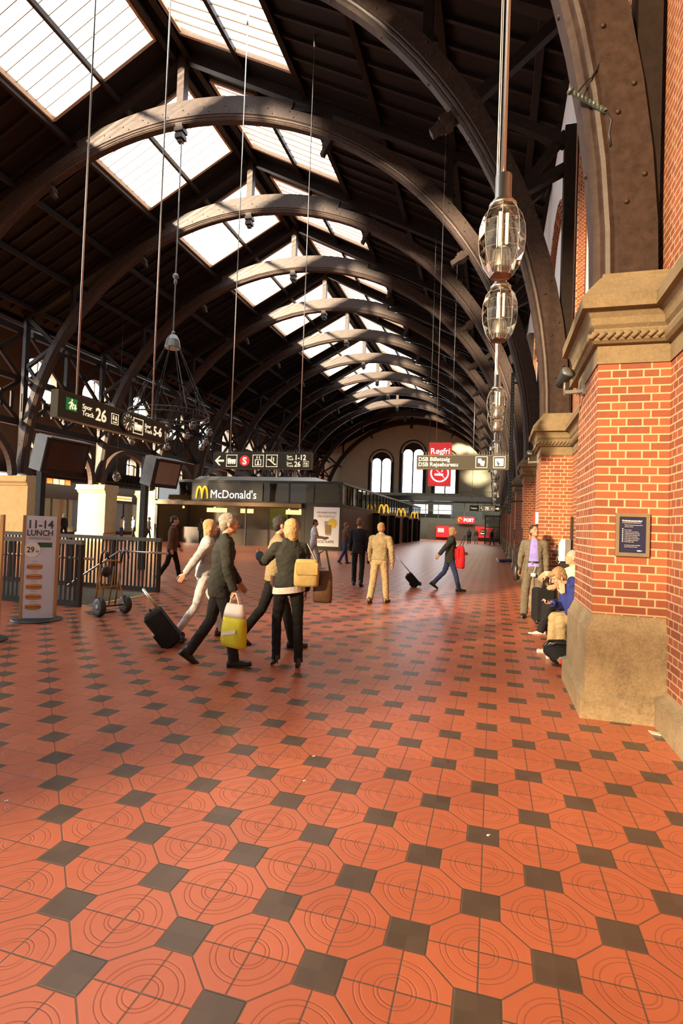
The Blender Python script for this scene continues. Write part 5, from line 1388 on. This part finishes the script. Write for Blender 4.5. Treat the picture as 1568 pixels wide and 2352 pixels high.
    if hair_style == 'fringe': hm.ell(H(0.01, 0.052, 0.07), (0.066, 0.045, 0.03), 12, 8, Rh); [hm.ell(H(s_ * 0.07, 0.015, 0.03), (0.016, 0.04, 0.045), 10, 6, Rh) for s_ in (-1, 1)]
    if hair_style == 'long':
        hm.ell(H(0, -0.062, -0.05), (0.076, 0.048, 0.12), 16, 10, Rh)
        for s_ in (-1, 1): hm.ell(H(s_ * 0.066, -0.025, -0.02), (0.018, 0.04, 0.09), 12, 8, Rh)
    if hair_style == 'bun': hm.ell(H(0, -0.12, 0.06), (0.045, 0.045, 0.045), 12, 8, Rh)
    SC(hm); remesh(hm, 'hair', hair, t, max(vox, 0.007), 2, 0.008)
    # ---- trousers
    if leg:
        m = MB()
        loft(m, [(pel - V((0, 0, 0.12)), X * 0.09 * B_, fw * 0.09), (pel - V((0, 0, 0.04)), X * 0.165 * B_, fw * 0.125), (pel + sd_ * 0.06, X * 0.155 * B_, fw * 0.118), (pel + sd_ * 0.10, X * 0.148 * B_, fw * 0.112)])
        wide = 1.25 if leg in ('khaki', 'beige', 'light_grey', 'suit_grey') else (0.95 if female else 1.08)
        for i in range(2):
            cap(m, hl[i], kn[i], 0.092 * B_, 0.062 * wide); cap(m, kn[i], an[i] + (an[i] - kn[i]).normalized() * 0.025, 0.062 * wide, 0.056 * wide, 14, (False, True))
        SC(m); remesh(m, 'trousers', leg, t, max(vox, 0.009), 3, 0.006)
    # ---- shoes
    for i, sd in enumerate((-1, 1)):
        f = math.radians(foot_pitch[i]); fd = V((sd * 0.14, math.cos(f), math.sin(f))).normalized(); u_ = V((0, -math.sin(f), math.cos(f)))
        R_ = V((fd.y, -fd.x, 0)).normalized(); A = an[i]
        m = MB()
        S_ = lambda y, z: A + fd * y + u_ * z
        if shoe_style == 'heels':
            loft(m, [(S_(-0.055, -0.005), R_ * 0.028, u_ * 0.035), (S_(0.0, -0.02), R_ * 0.031, u_ * 0.035), (S_(0.08, -0.055), R_ * 0.038, u_ * 0.02), (S_(0.14, -0.067), R_ * 0.03, u_ * 0.014), (S_(0.17, -0.07), R_ * 0.008, u_ * 0.008)], 12)
            cap(m, S_(-0.045, -0.02), S_(-0.05, -0.085), 0.012, 0.008, 8, (False, True))
        else:
            loft(m, [(S_(-0.085, -0.05), R_ * 0.018, u_ * 0.02), (S_(-0.075, -0.035), R_ * 0.036, u_ * 0.042), (S_(-0.02, -0.03), R_ * 0.041, u_ * 0.05), (S_(0.06, -0.045), R_ * 0.044, u_ * 0.04), (S_(0.13, -0.057), R_ * 0.046, u_ * 0.029), (S_(0.178, -0.058), R_ * 0.040, u_ * (0.032 if shoe == 'sneaker' else 0.025)), (S_(0.196, -0.060), R_ * 0.028, u_ * 0.023)], 16, 2.6)
            cap(m, S_(-0.02, 0.0), S_(-0.02, 0.045), 0.046, 0.046, 12, (False, True))
        SC(m); so = remesh(m, 'shoe', shoe, t, max(vox, 0.007), 1)
        if vox < 0.01 and shoe_style != 'heels':
            m = MB(); loft(m, [(S_(-0.088, -0.082), R_ * 0.02, u_ * 0.012), (S_(-0.07, -0.08), R_ * 0.04, u_ * 0.012), (S_(0.05, -0.08), R_ * 0.045, u_ * 0.012), (S_(0.13, -0.08), R_ * 0.049, u_ * 0.012), (S_(0.192, -0.078), R_ * 0.02, u_ * 0.012)], 16, 3.0); SC(m); m.build('sole', shoe if shoe == 'sneaker' else 'black', so)
    # ---- top
    def torso(m, g, hm_):
        bot = pel - V((0, 0, hm_))
        secs = [(bot, X * (0.165 + g + 0.05 * max(0, hm_)) * B_, fw * (0.12 + g)), (pel + sd_ * 0.02, X * (0.162 + g) * B_, fw * (0.118 + g))] if hm_ > -0.05 else [(bot, X * (0.15 + g) * B_, fw * (0.112 + g))]
        secs += [(waist, X * ((0.128 if female else 0.142) + g) * B_, fw * (0.105 + g)), (chest, X * (0.165 + g) * B_, fw * (0.118 + g)), (nk - sd_ * 0.075, X * (0.17 + g) * B_, fw * (0.095 + g)), (nk - sd_ * 0.02, X * (0.11 + g), fw * (0.075 + g)), (nk + sd_ * 0.015, X * (0.062 + g * 0.5), fw * (0.062 + g * 0.5))]
        loft(m, secs, 28, 2.25)
    def sleeves(m, g, ln):
        for i in range(2):
            cap(m, sh[i], elb[i], 0.062 + g, 0.05 + g); cap(m, nk - sd_ * 0.06, sh[i], 0.06 + g, 0.062 + g)
            if ln > 0.55:
                e_ = elb[i].lerp(wri[i], (ln - 0.5) / 0.5 * 0.97); cap(m, elb[i], e_, 0.05 + g, 0.038 + g, 14, (False, True))
    if shirt:
        m = MB(); torso(m, 0.003, 0.0); SC(m); remesh(m, 'shirt', shirt, t, max(vox, 0.009), 3, 0.005)
        m = MB()
        loft(m, [((pel + sd_ * 0.075) * k, X * 0.163 * B_ * k, fw * 0.127 * k), ((pel + sd_ * 0.11) * k, X * 0.162 * B_ * k, fw * 0.127 * k)], 24); m.build('belt', 'leather', t)
    if top:
        g = {'jacket': 0.014, 'coat': 0.018, 'suit': 0.012, 'tshirt': 0.006, 'hoodie': 0.016}[top_style]
        m = MB(); torso(m, g, hem)
        if sleeve >= 0.55: sleeves(m, g - 0.002, sleeve)
        else:
            for i in range(2): cap(m, sh[i], sh[i].lerp(elb[i], 0.75), 0.066, 0.062, 14, (False, True)); cap(m, nk - sd_ * 0.06, sh[i], 0.062, 0.066)
        if hood or top_style in ('jacket', 'coat', 'hoodie'):
            cap(m, nk + V((-0.055, -0.01, 0.01)), nk + V((0.055, -0.01, 0.01)), 0.045, 0.045)
        if hood: m.ell(nk + sd_ * 0.0 - fw * 0.085, (0.12, 0.06, 0.075), 14, 8)
        SC(m)
        cut = None
        if open_front:
            w0, w1 = open_front
            def cut(c, w0=w0, w1=w1):
                z0, z1 = (pel.z - hem) * k, nk.z * k
                tt = max(0, min(1, (c.z - z0) / (z1 - z0)))
                return c.y > 0.03 and abs(c.x) < (w0 * (1 - tt) + w1 * tt) and c.z < z1 + 0.05
        remesh(m, {'jacket': 'jacket', 'coat': 'coat', 'suit': 'suit_jacket', 'tshirt': 't_shirt', 'hoodie': 'hooded_top'}[top_style], top, t, max(vox, 0.009), 9, 0.008, cut)
    t['_w'] = [c * k for p in wri for c in p]
    return t
def wp(t, i):
    w_ = list(t['_w'])[i * 3:i * 3 + 3]
    return t.matrix_basis @ V(w_)

# ---- luggage
def suitcase(label, loc, rz, tilt=0.0, sz=(0.36, 0.22, 0.55), mat='black_cloth', handle=0.5, stripes=True):
    t = thing('suitcase', label, 'suitcase', loc, rz)
    R = Matrix.Rotation(tilt, 4, 'X')
    x, y, z = sz
    m = MB(); o = V((0, 0, 0.05))
    c = []
    for zz, q in ((0.05, 0.03), (0.08, 0.0), (z - 0.0, 0.0), (z + 0.04, 0.03)):
        c.append([R @ V((px_ * (x / 2 - q), py_ * (y / 2 - q), zz)) for px_, py_ in ((-0.8, -1), (0.8, -1), (1, -0.8), (1, 0.8), (0.8, 1), (-0.8, 1), (-1, 0.8), (-1, -0.8))])
    m.rings(c); m.build('case', mat, t)
    m = MB(); m.box((-x * 0.38, -y / 2 - 0.03, 0.12), (x * 0.38, -y / 2, z * 0.55), R); m.build('front_pocket', mat, t)
    if stripes:
        m = MB(); m.box((-x * 0.40, -y / 2 - 0.034, z * 0.57), (x * 0.40, -y / 2 - 0.002, z * 0.60), R); m.box((-x * 0.40, -y / 2 - 0.006, z * 0.86), (x * 0.40, -y / 2 + 0.002, z * 0.89), R); m.build('pale_zip_trim', 'light_grey', t)
    for sx_ in (-1, 1):
        m = MB(); m.lathe([(0.0, -0.015), (0.045, -0.015), (0.045, 0.015), (0.0, 0.015)], 14, R @ V((sx_ * x * 0.42, y * 0.42, 0.05)), (1, 0, 0)); m.build('wheel', 'black', t)
    if handle:
        m = MB(); p = lambda a, b_, c_: R @ V((a, b_, c_))
        m.tube([p(-0.07, y * 0.4, z), p(-0.07, y * 0.4, z + handle), p(0.07, y * 0.4, z + handle), p(0.07, y * 0.4, z)], 0.010, 7); m.build('pull_handle', 'steel', t)
    m = MB(); m.tube([R @ V((-0.06, 0, z + 0.035)), R @ V((-0.05, 0, z + 0.07)), R @ V((0.05, 0, z + 0.07)), R @ V((0.06, 0, z + 0.035))], 0.012, 6); m.build('grip', 'black', t)
    return t
def bag(name, label, loc, rz, sz, mat, strap=None, cat='bag', flap=None, soft=0.35):
    t = thing(name, label, cat, loc, rz)
    x, y, z = sz; m = MB(); rs = []
    for zz, q in ((0, 0.78), (0.08, 0.95), (0.4, 1.0), (0.8, 0.86), (0.97, 0.62), (1.0, 0.45)):
        ring = []
        for j in range(20):
            a = 2 * PI * j / 20; ca, sa = math.cos(a), math.sin(a)
            ring.append((x / 2 * q ** soft * abs(ca) ** 0.6 * (1 if ca > 0 else -1), y / 2 * q * abs(sa) ** 0.7 * (1 if sa > 0 else -1), zz * z))
        rs.append(ring)
    m.smooth = True; m.rings(rs); m.build('body', mat, t)
    if flap: m = MB(); m.box((-x * 0.42, -y / 2 - 0.012, z * 0.45), (x * 0.42, -y / 2 + 0.02, z * 0.88)); m.build('flap', flap, t)
    if strap:
        m = MB(); m.tube([V(p) for p in strap], 0.011, 6); m.build('strap', 'leather' if mat != 'plastic_yellow' else 'plastic_white', t)
    return t

D = math.radians
# near group crossing to the right
p1 = person('person in dark jacket and dark trousers striding with the yellow carrier bag', (-2.98, 5.62, 0), D(-58), 1.74, thigh=(-11, 15), knee=(22, 6), arm=((14, 12), (4, 12)), elbow=(20, 14), top='dark_jacket', hem=0.16, leg='dark_trousers', hair='hair_grey', foot_pitch=(-38, 6), lean=5, vox=0.007, curl=(30, 60))
w_ = wp(p1, 1)
M['plastic_yellow'] = cloth('yellow_plastic', (0.62, 0.60, 0.03), 0.1, 0.4); M['plastic_white'] = mat_plain('white_plastic', (0.70, 0.68, 0.62), 0.45, 0, 0.05)
cb = thing('carrier_bag', 'yellow and white plastic carrier bag held by the person in the dark jacket', 'bag', (w_.x + 0.03, w_.y - 0.02, w_.z - 0.60), D(-20))
def bag_ring(zz, qx, qy, ph=0.0, n=36):
    r = []
    for q in range(n):
        a = 2 * PI * q / n; ca, sa = math.cos(a), math.sin(a)
        cr_ = 1 + 0.05 * math.sin(5 * a + zz * 17 + ph) + 0.035 * math.sin(11 * a - zz * 29)
        r.append((qx * abs(ca) ** 0.55 * (1 if ca > 0 else -1), qy * abs(sa) ** 0.8 * (1 if sa > 0 else -1) * cr_, zz))
    return r
m = MB(); m.smooth = True; m.rings([bag_ring(*q) for q in ((0.0, 0.150, 0.045), (0.012, 0.168, 0.062), (0.07, 0.172, 0.075), (0.14, 0.168, 0.078), (0.21, 0.165, 0.074), (0.28, 0.158, 0.066), (0.33, 0.154, 0.06))]); m.build('body', 'plastic_yellow', cb)
m = MB(); m.smooth = True; m.rings([bag_ring(*q) for q in ((0.328, 0.1545, 0.061), (0.38, 0.147, 0.052), (0.43, 0.135, 0.038), (0.47, 0.120, 0.022))]); m.build('white_top', 'plastic_white', cb)
for sy_ in (-0.012, 0.012):
    m = MB(); m.tube([(-0.075, sy_, 0.46), (-0.05, sy_, 0.53), (-0.012, sy_ * 0.5, 0.585), (0.012, sy_ * 0.5, 0.585), (0.05, sy_, 0.53), (0.075, sy_, 0.46)], 0.009, 6); m.build('handle', 'plastic_white', cb)
m = MB(); m.prism([(-0.11, 0.0), (0.11, 0.05), (0.11, 0.09), (-0.11, 0.04)], (0, -0.082, 0.12), (1, 0, 0), (0, 0, 1), 0.004); m.build('printed_band', 'plastic_white', cb)
p1b = person('person in pale clothes behind the dark jacket, pulling the black suitcase', (-3.88, 6.85, 0), D(-58), 1.68, thigh=(22, -14), knee=(8, 20), arm=((10, 8), (-38, 10)), elbow=(25, 5), top='light_grey', hem=0.05, leg='white_cloth', shoe='brown_leather', hair='hair_blond', hair_style='long', foot_pitch=(4, -32), lean=4, female=True, vox=0.008)
w_ = wp(p1b, 1)
suitcase('black suitcase with pale zip trim pulled behind the group at the left', (-3.92, 6.30, 0), D(-58), D(38), (0.36, 0.24, 0.52), 'black_cloth', 0.34)
p1c = person('person in beige jacket with a brown shoulder bag, half behind the dark jacket', (-2.78, 6.75, 0), D(-58), 1.76, thigh=(-18, 20), knee=(20, 6), arm=((-12, 8), (16, 8)), elbow=(18, 40), top='beige', hem=0.06, leg='black_cloth', hair='hair_dark', foot_pitch=(-34, 4), lean=4, vox=0.008)
bag('shoulder_bag', 'brown shoulder bag at the hip of the person in beige jacket', (-2.62, 6.52, 0.72), D(-50), (0.34, 0.13, 0.27), 'brown_leather', [(-0.13, 0, 0.25), (-0.10, 0.10, 0.55), (0.0, 0.16, 0.78), (0.06, 0.1, 0.5), (0.13, 0, 0.25)], flap='brown_leather')
p2 = person('person with blond hair, dark jacket and high heels walking beside the carrier bag group', (-2.22, 5.83, 0), D(34), 1.66, thigh=(14, -6), knee=(22, 2), arm=((48, 22), (-6, 10)), elbow=(58, 22), top='dark_jacket', hem=0.02, leg='black_cloth', shoe='leather', shoe_style='heels', hair='hair_blond', hair_style='long', lean=4, head=(24, -4, 0), female=True, vox=0.007, foot_pitch=(-18, -18))
m = MB(); kk = 1.66 / 1.75; loft(m, [(V((0, 0.01, 0.86)) , V((0.19, 0, 0.02)), V((0, 0.145, 0))), (V((0, 0.01, 0.93)), V((0.182, 0, 0.02)), V((0, 0.138, 0)))], 26); m.build('striped_shirt_hem', 'striped_white', p2)
bag('gold_handbag', 'gold handbag on the back of the blond person in high heels', (-1.98, 5.72, 0.95), D(20), (0.28, 0.14, 0.30), 'gold_bag', [(-0.10, 0.0, 0.28), (-0.10, 0.06, 0.42), (0.0, 0.10, 0.47), (0.10, 0.02, 0.28)], flap='gold_bag')
bag('brown_bag', 'dark brown soft bag hanging beside the gold handbag', (-1.84, 5.90, 0.76), D(10), (0.22, 0.13, 0.36), 'brown_leather', [(-0.08, 0.0, 0.34), (-0.06, 0.02, 0.55), (0.02, 0.0, 0.60), (0.08, 0.0, 0.34)])
# middle distance
person('person in white t-shirt and pale trousers walking past the coffee poster', (-6.35, 19.0, 0), D(-75), 1.84, thigh=(20, -18), knee=(8, 22), arm=((25, 10), (15, 10)), elbow=(60, 70), top='white_cloth', top_style='tshirt', hem=0.08, sleeve=0.3, leg='light_grey', shoe='sneaker', skin='skin_tan', hair='hair_dark', foot_pitch=(5, -30), vox=0.010)
p4 = person('person in black suit seen from behind with a black bag', (-3.55, 14.55, 0), D(4), 1.84, thigh=(10, -10), knee=(4, 14), arm=((8, 9), (-4, 10)), elbow=(14, 10), top='suit_black', top_style='suit', hem=0.12, leg='suit_black', hair='hair_brown', foot_pitch=(0, -22), vox=0.009)
m = MB(); m.lathe([(0.062, 1.525), (0.060, 1.575)], 16, (0, 0.035, 0.015)); m.build('white_collar', 'white', p4)
bag('briefcase', 'black leather bag at the side of the person in black suit', (-3.22, 14.5, 0.62), D(15), (0.16, 0.32, 0.34), 'leather', [(0, -0.10, 0.32), (-0.04, -0.06, 0.6), (-0.08, 0.0, 0.82), (-0.04, 0.06, 0.6), (0, 0.10, 0.32)])
person('person in beige jacket and khaki trousers seen from behind, walking away alone', (-2.33, 11.5, 0), D(-6), 1.72, thigh=(-10, 12), knee=(14, 4), arm=((10, 12), (-14, 16)), elbow=(14, 22), top='beige', hem=0.02, leg='khaki', shoe='brown_leather', hair='hair_sand', foot_pitch=(-22, 0), build=1.08, vox=0.008)
p6 = person('person in dark coat and jeans walking right with a red bag and trolley case', (-1.10, 14.8, 0), D(-82), 1.72, thigh=(-18, 20), knee=(24, 6), arm=((22, 10), (-42, 8)), elbow=(50, 6), top='dark_green', top_style='coat', hem=0.18, leg='jeans', hair='hair_blond', hair_style='long', foot_pitch=(-34, 4), lean=4, vox=0.009)
bag('red_bag', 'big red shoulder bag carried by the person in dark coat and jeans', (-0.82, 14.62, 0.62), D(-70), (0.40, 0.20, 0.58), 'red_cloth', [(-0.14, 0, 0.55), (-0.08, 0.10, 0.78), (0.0, 0.12, 0.86), (0.08, 0.08, 0.74), (0.14, 0, 0.55)], flap='red_cloth')
suitcase('small black trolley case rolling behind the person with the red bag', (-1.95, 15.1, 0), D(-82), D(42), (0.30, 0.22, 0.42), 'black_cloth', 0.62, False)
person('person in brown jacket and white shoes at the kiosk end of the railing', (-8.15, 12.65, 0), D(-60), 1.74, thigh=(18, -14), knee=(6, 18), arm=((10, 8), (-8, 8)), elbow=(20, 15), top='brown', hem=0.14, leg='black_cloth', shoe='sneaker', hair='hair_dark', foot_pitch=(4, -30), vox=0.010)
person('person in brown top and blue jeans beside the kiosk corner', (-6.05, 22.3, 0), D(-50), 1.76, thigh=(14, -12), knee=(4, 16), arm=((10, 8), (20, 8)), elbow=(20, 50), top='brown', leg='jeans', shoe='brown_leather', hair='hair_brown', foot_pitch=(2, -26), vox=0.012)
# along the right wall
pp = person('person in grey suit jacket and purple shirt standing, looking up', (0.76, 11.08, 0), D(172), 1.76, thigh=(2, 8), knee=(2, 10), arm=((-4, 7), (-6, 12)), elbow=(8, 30), top='suit_grey', top_style='suit', hem=0.15, leg='suit_grey', shoe='leather', skin='skin_tan', hair='hair_dark', lean=-2, head=(28, 16, 0), vox=0.0065, shirt='purple', open_front=(0.115, 0.055), splay=(4, 6))
m = MB(); m.box((-0.05, 0.165, 0.80), (0.035, 0.172, 0.86)); m.build('badge', 'white', pp)
m = MB(); m.tube([(-0.01, 0.168, 0.86), (-0.04, 0.165, 0.95), (-0.05, 0.15, 0.99)], 0.004, 5); m.build('badge_cord', 'white', pp)
bag('satchel', 'dark satchel hanging at the side of the person in purple shirt', (0.46, 11.15, 0.70), D(80), (0.30, 0.12, 0.30), 'leather', [(-0.12, 0, 0.28), (-0.10, 0.06, 0.6), (0.0, -0.12, 0.80), (0.10, 0.06, 0.6), (0.12, 0, 0.28)], flap='leather')
pa = person('young person in navy hooded top and khaki trousers seated, chin on hand, holding a phone', (1.27, 7.85, 0), D(100), 1.74, thigh=(90, 88), knee=(92, 86), lean=38, head=(10, -28, 0), top='navy_hood', top_style='hoodie', hem=-0.02, leg='khaki', shoe='sneaker', hair='hair_sand', hair_style='fringe', hip_z=0.505, hood=True, vox=0.006,
            el=((-0.22, 0.33, 0.62), (0.24, 0.30, 0.63)), wr=((-0.115, 0.40, 0.85), (0.06, 0.50, 0.70)), handdir=((0.16, 0.08, 0.95), (-0.25, 0.6, 0.0)), palm=((0.9, -0.2, -0.1), (-0.2, -0.1, 0.95)), curl=(16, 42), splay=(6, 10))
w_ = wp(pa, 1)
ph_ = thing('mobile_phone', 'small black mobile phone in the hand of the person in navy top', 'phone', tuple(pa.matrix_basis @ V((0.06 * 0.994 - 0.034, 0.50 * 0.994 + 0.085, 0.70 * 0.994 + 0.027))), D(122))
m = MB(); m.box((-0.024, -0.055, -0.008), (0.024, 0.055, 0.008)); m.build('body', 'black', ph_)
m = MB(); m.box((-0.018, -0.02, 0.008), (0.018, 0.045, 0.0095)); m.build('display', 'screen_pale', ph_)
for sx_ in (-0.04, 0.035):
    m = MB(); m.tube([(sx_, 0.29, 1.0), (sx_ * 1.1, 0.33, 0.93), (sx_, 0.335, 0.82)], 0.005, 6); m.build('hood_cord', 'white', pa)
pbb = person('older person in cream top and black trousers seated behind the navy hooded top', (1.31, 9.65, 0), D(100), 1.76, thigh=(78, 74), knee=(58, 70), lean=4, head=(6, 2, 0), top='cream', top_style='jacket', hem=0.0, leg='black_cloth', shoe='sneaker', hair='hair_grey', hip_z=0.53, vox=0.007,
             el=((-0.24, 0.12, 0.92), (0.30, 0.20, 0.92)), wr=((-0.14, 0.34, 0.78), (0.22, 0.44, 0.94)), handdir=((0.1, 0.8, -0.3), (-0.1, 0.6, -0.8)), curl=(25, 25), splay=(5, 8))
sB = suitcase('tall black suitcase with steel pull bars at the knees of the older seated person', (0.90, 10.45, 0), D(195), D(0), (0.36, 0.26, 0.60), 'black_cloth', 0.32, False)
bp_ = thing('backpack', 'black and grey backpack with red tabs lying at the foot of the nearest pier', 'backpack', (0.88, 7.42, 0), D(20))
m = MB(); m.ell((0, 0, 0.12), (0.24, 0.20, 0.11), 18, 10, Matrix.Rotation(0.15, 3, 'Y')); m.ell((-0.06, -0.1, 0.1), (0.16, 0.10, 0.09), 14, 8); m.smooth = True; m.build('main_bag', 'black_cloth', bp_)
m = MB(); m.ell((-0.04, -0.15, 0.09), (0.13, 0.06, 0.065), 14, 8); m.build('front_pocket', 'grey_cloth', bp_)
m = MB(); m.tube([(-0.20, 0.02, 0.20), (-0.10, -0.03, 0.26), (0.05, -0.06, 0.255), (0.18, -0.08, 0.2)], 0.02, 7); m.tube([(-0.2, 0.1, 0.18), (-0.12, 0.12, 0.25), (0.06, 0.1, 0.26), (0.2, 0.06, 0.18)], 0.02, 7); m.build('strap', 'black', bp_)
for x, y in ((-0.12, -0.20), (-0.03, -0.215), (0.06, -0.2)):
    m = MB(); m.ell((x, y, 0.06), (0.025, 0.02, 0.03), 8, 6); m.build('red_tab', 'red', bp_)
m = MB(); m.tube([(0.05, -0.21, 0.03), (0.12, -0.2, 0.08), (0.2, -0.14, 0.12)], 0.008, 6); m.build('pale_piping', 'white', bp_)
person('person in blue jeans seated on the floor beyond the third pier, legs stretched out', (1.18, 29.6, 0), D(88), 1.76, thigh=(88, 84), knee=(2, 4), lean=-8, hip_z=0.14, top='grey_cloth', leg='jeans', shoe='sneaker', hair='hair_brown', foot_pitch=(65, 60), arm=((10, 8), (20, 8)), vox=0.013)
# background figures
bgp = [((-24.3, 31.6), -20, 'cream', 'jeans', 'hair_dark', 'person in pale cardigan among the arcade shops'), ((-23.6, 31.9), 150, 'sky_blue', 'black_cloth', 'hair_brown', 'person in light blue top among the arcade shops'), ((-23.9, 34.0), -60, 'white_cloth', 'jeans', 'hair_grey', 'person in white top half hidden by the person in pale cardigan'),
       ((-25.4, 27.6), 80, 'black_cloth', 'black_cloth', 'hair_grey', 'person in black before the bright shop window'), ((-19.6, 33.9), 10, 'black_cloth', 'black_cloth', 'hair_dark', 'person in black standing at the kiosk counter'), ((-18.8, 34.0), -10, 'red_cloth', 'black_cloth', 'hair_dark', 'person in red top standing at the kiosk counter'),
       ((-2.75, 66.0), 5, 'grey_cloth', 'black_cloth', 'hair_brown', 'distant person in grey near the post office sign'), ((-1.95, 66.5), -175, 'khaki', 'white_cloth', 'hair_dark', 'distant person in yellowish top near the post office sign'), ((-0.15, 63.0), 60, 'dark_green', 'jeans', 'hair_dark', 'distant person beside the green glass booth')]
for (x, y), rz, tp, lg, hr, lb in bgp:
    person(lb, (x, y, 0), D(rz), 1.72, thigh=(12, -10), knee=(4, 14), arm=((8, 8), (-6, 8)), elbow=(16, 14), top=tp, leg=lg, hair=hr, foot_pitch=(2, -22), vox=0.018, face=False)

bpy.data.scenes.remove(WORK)
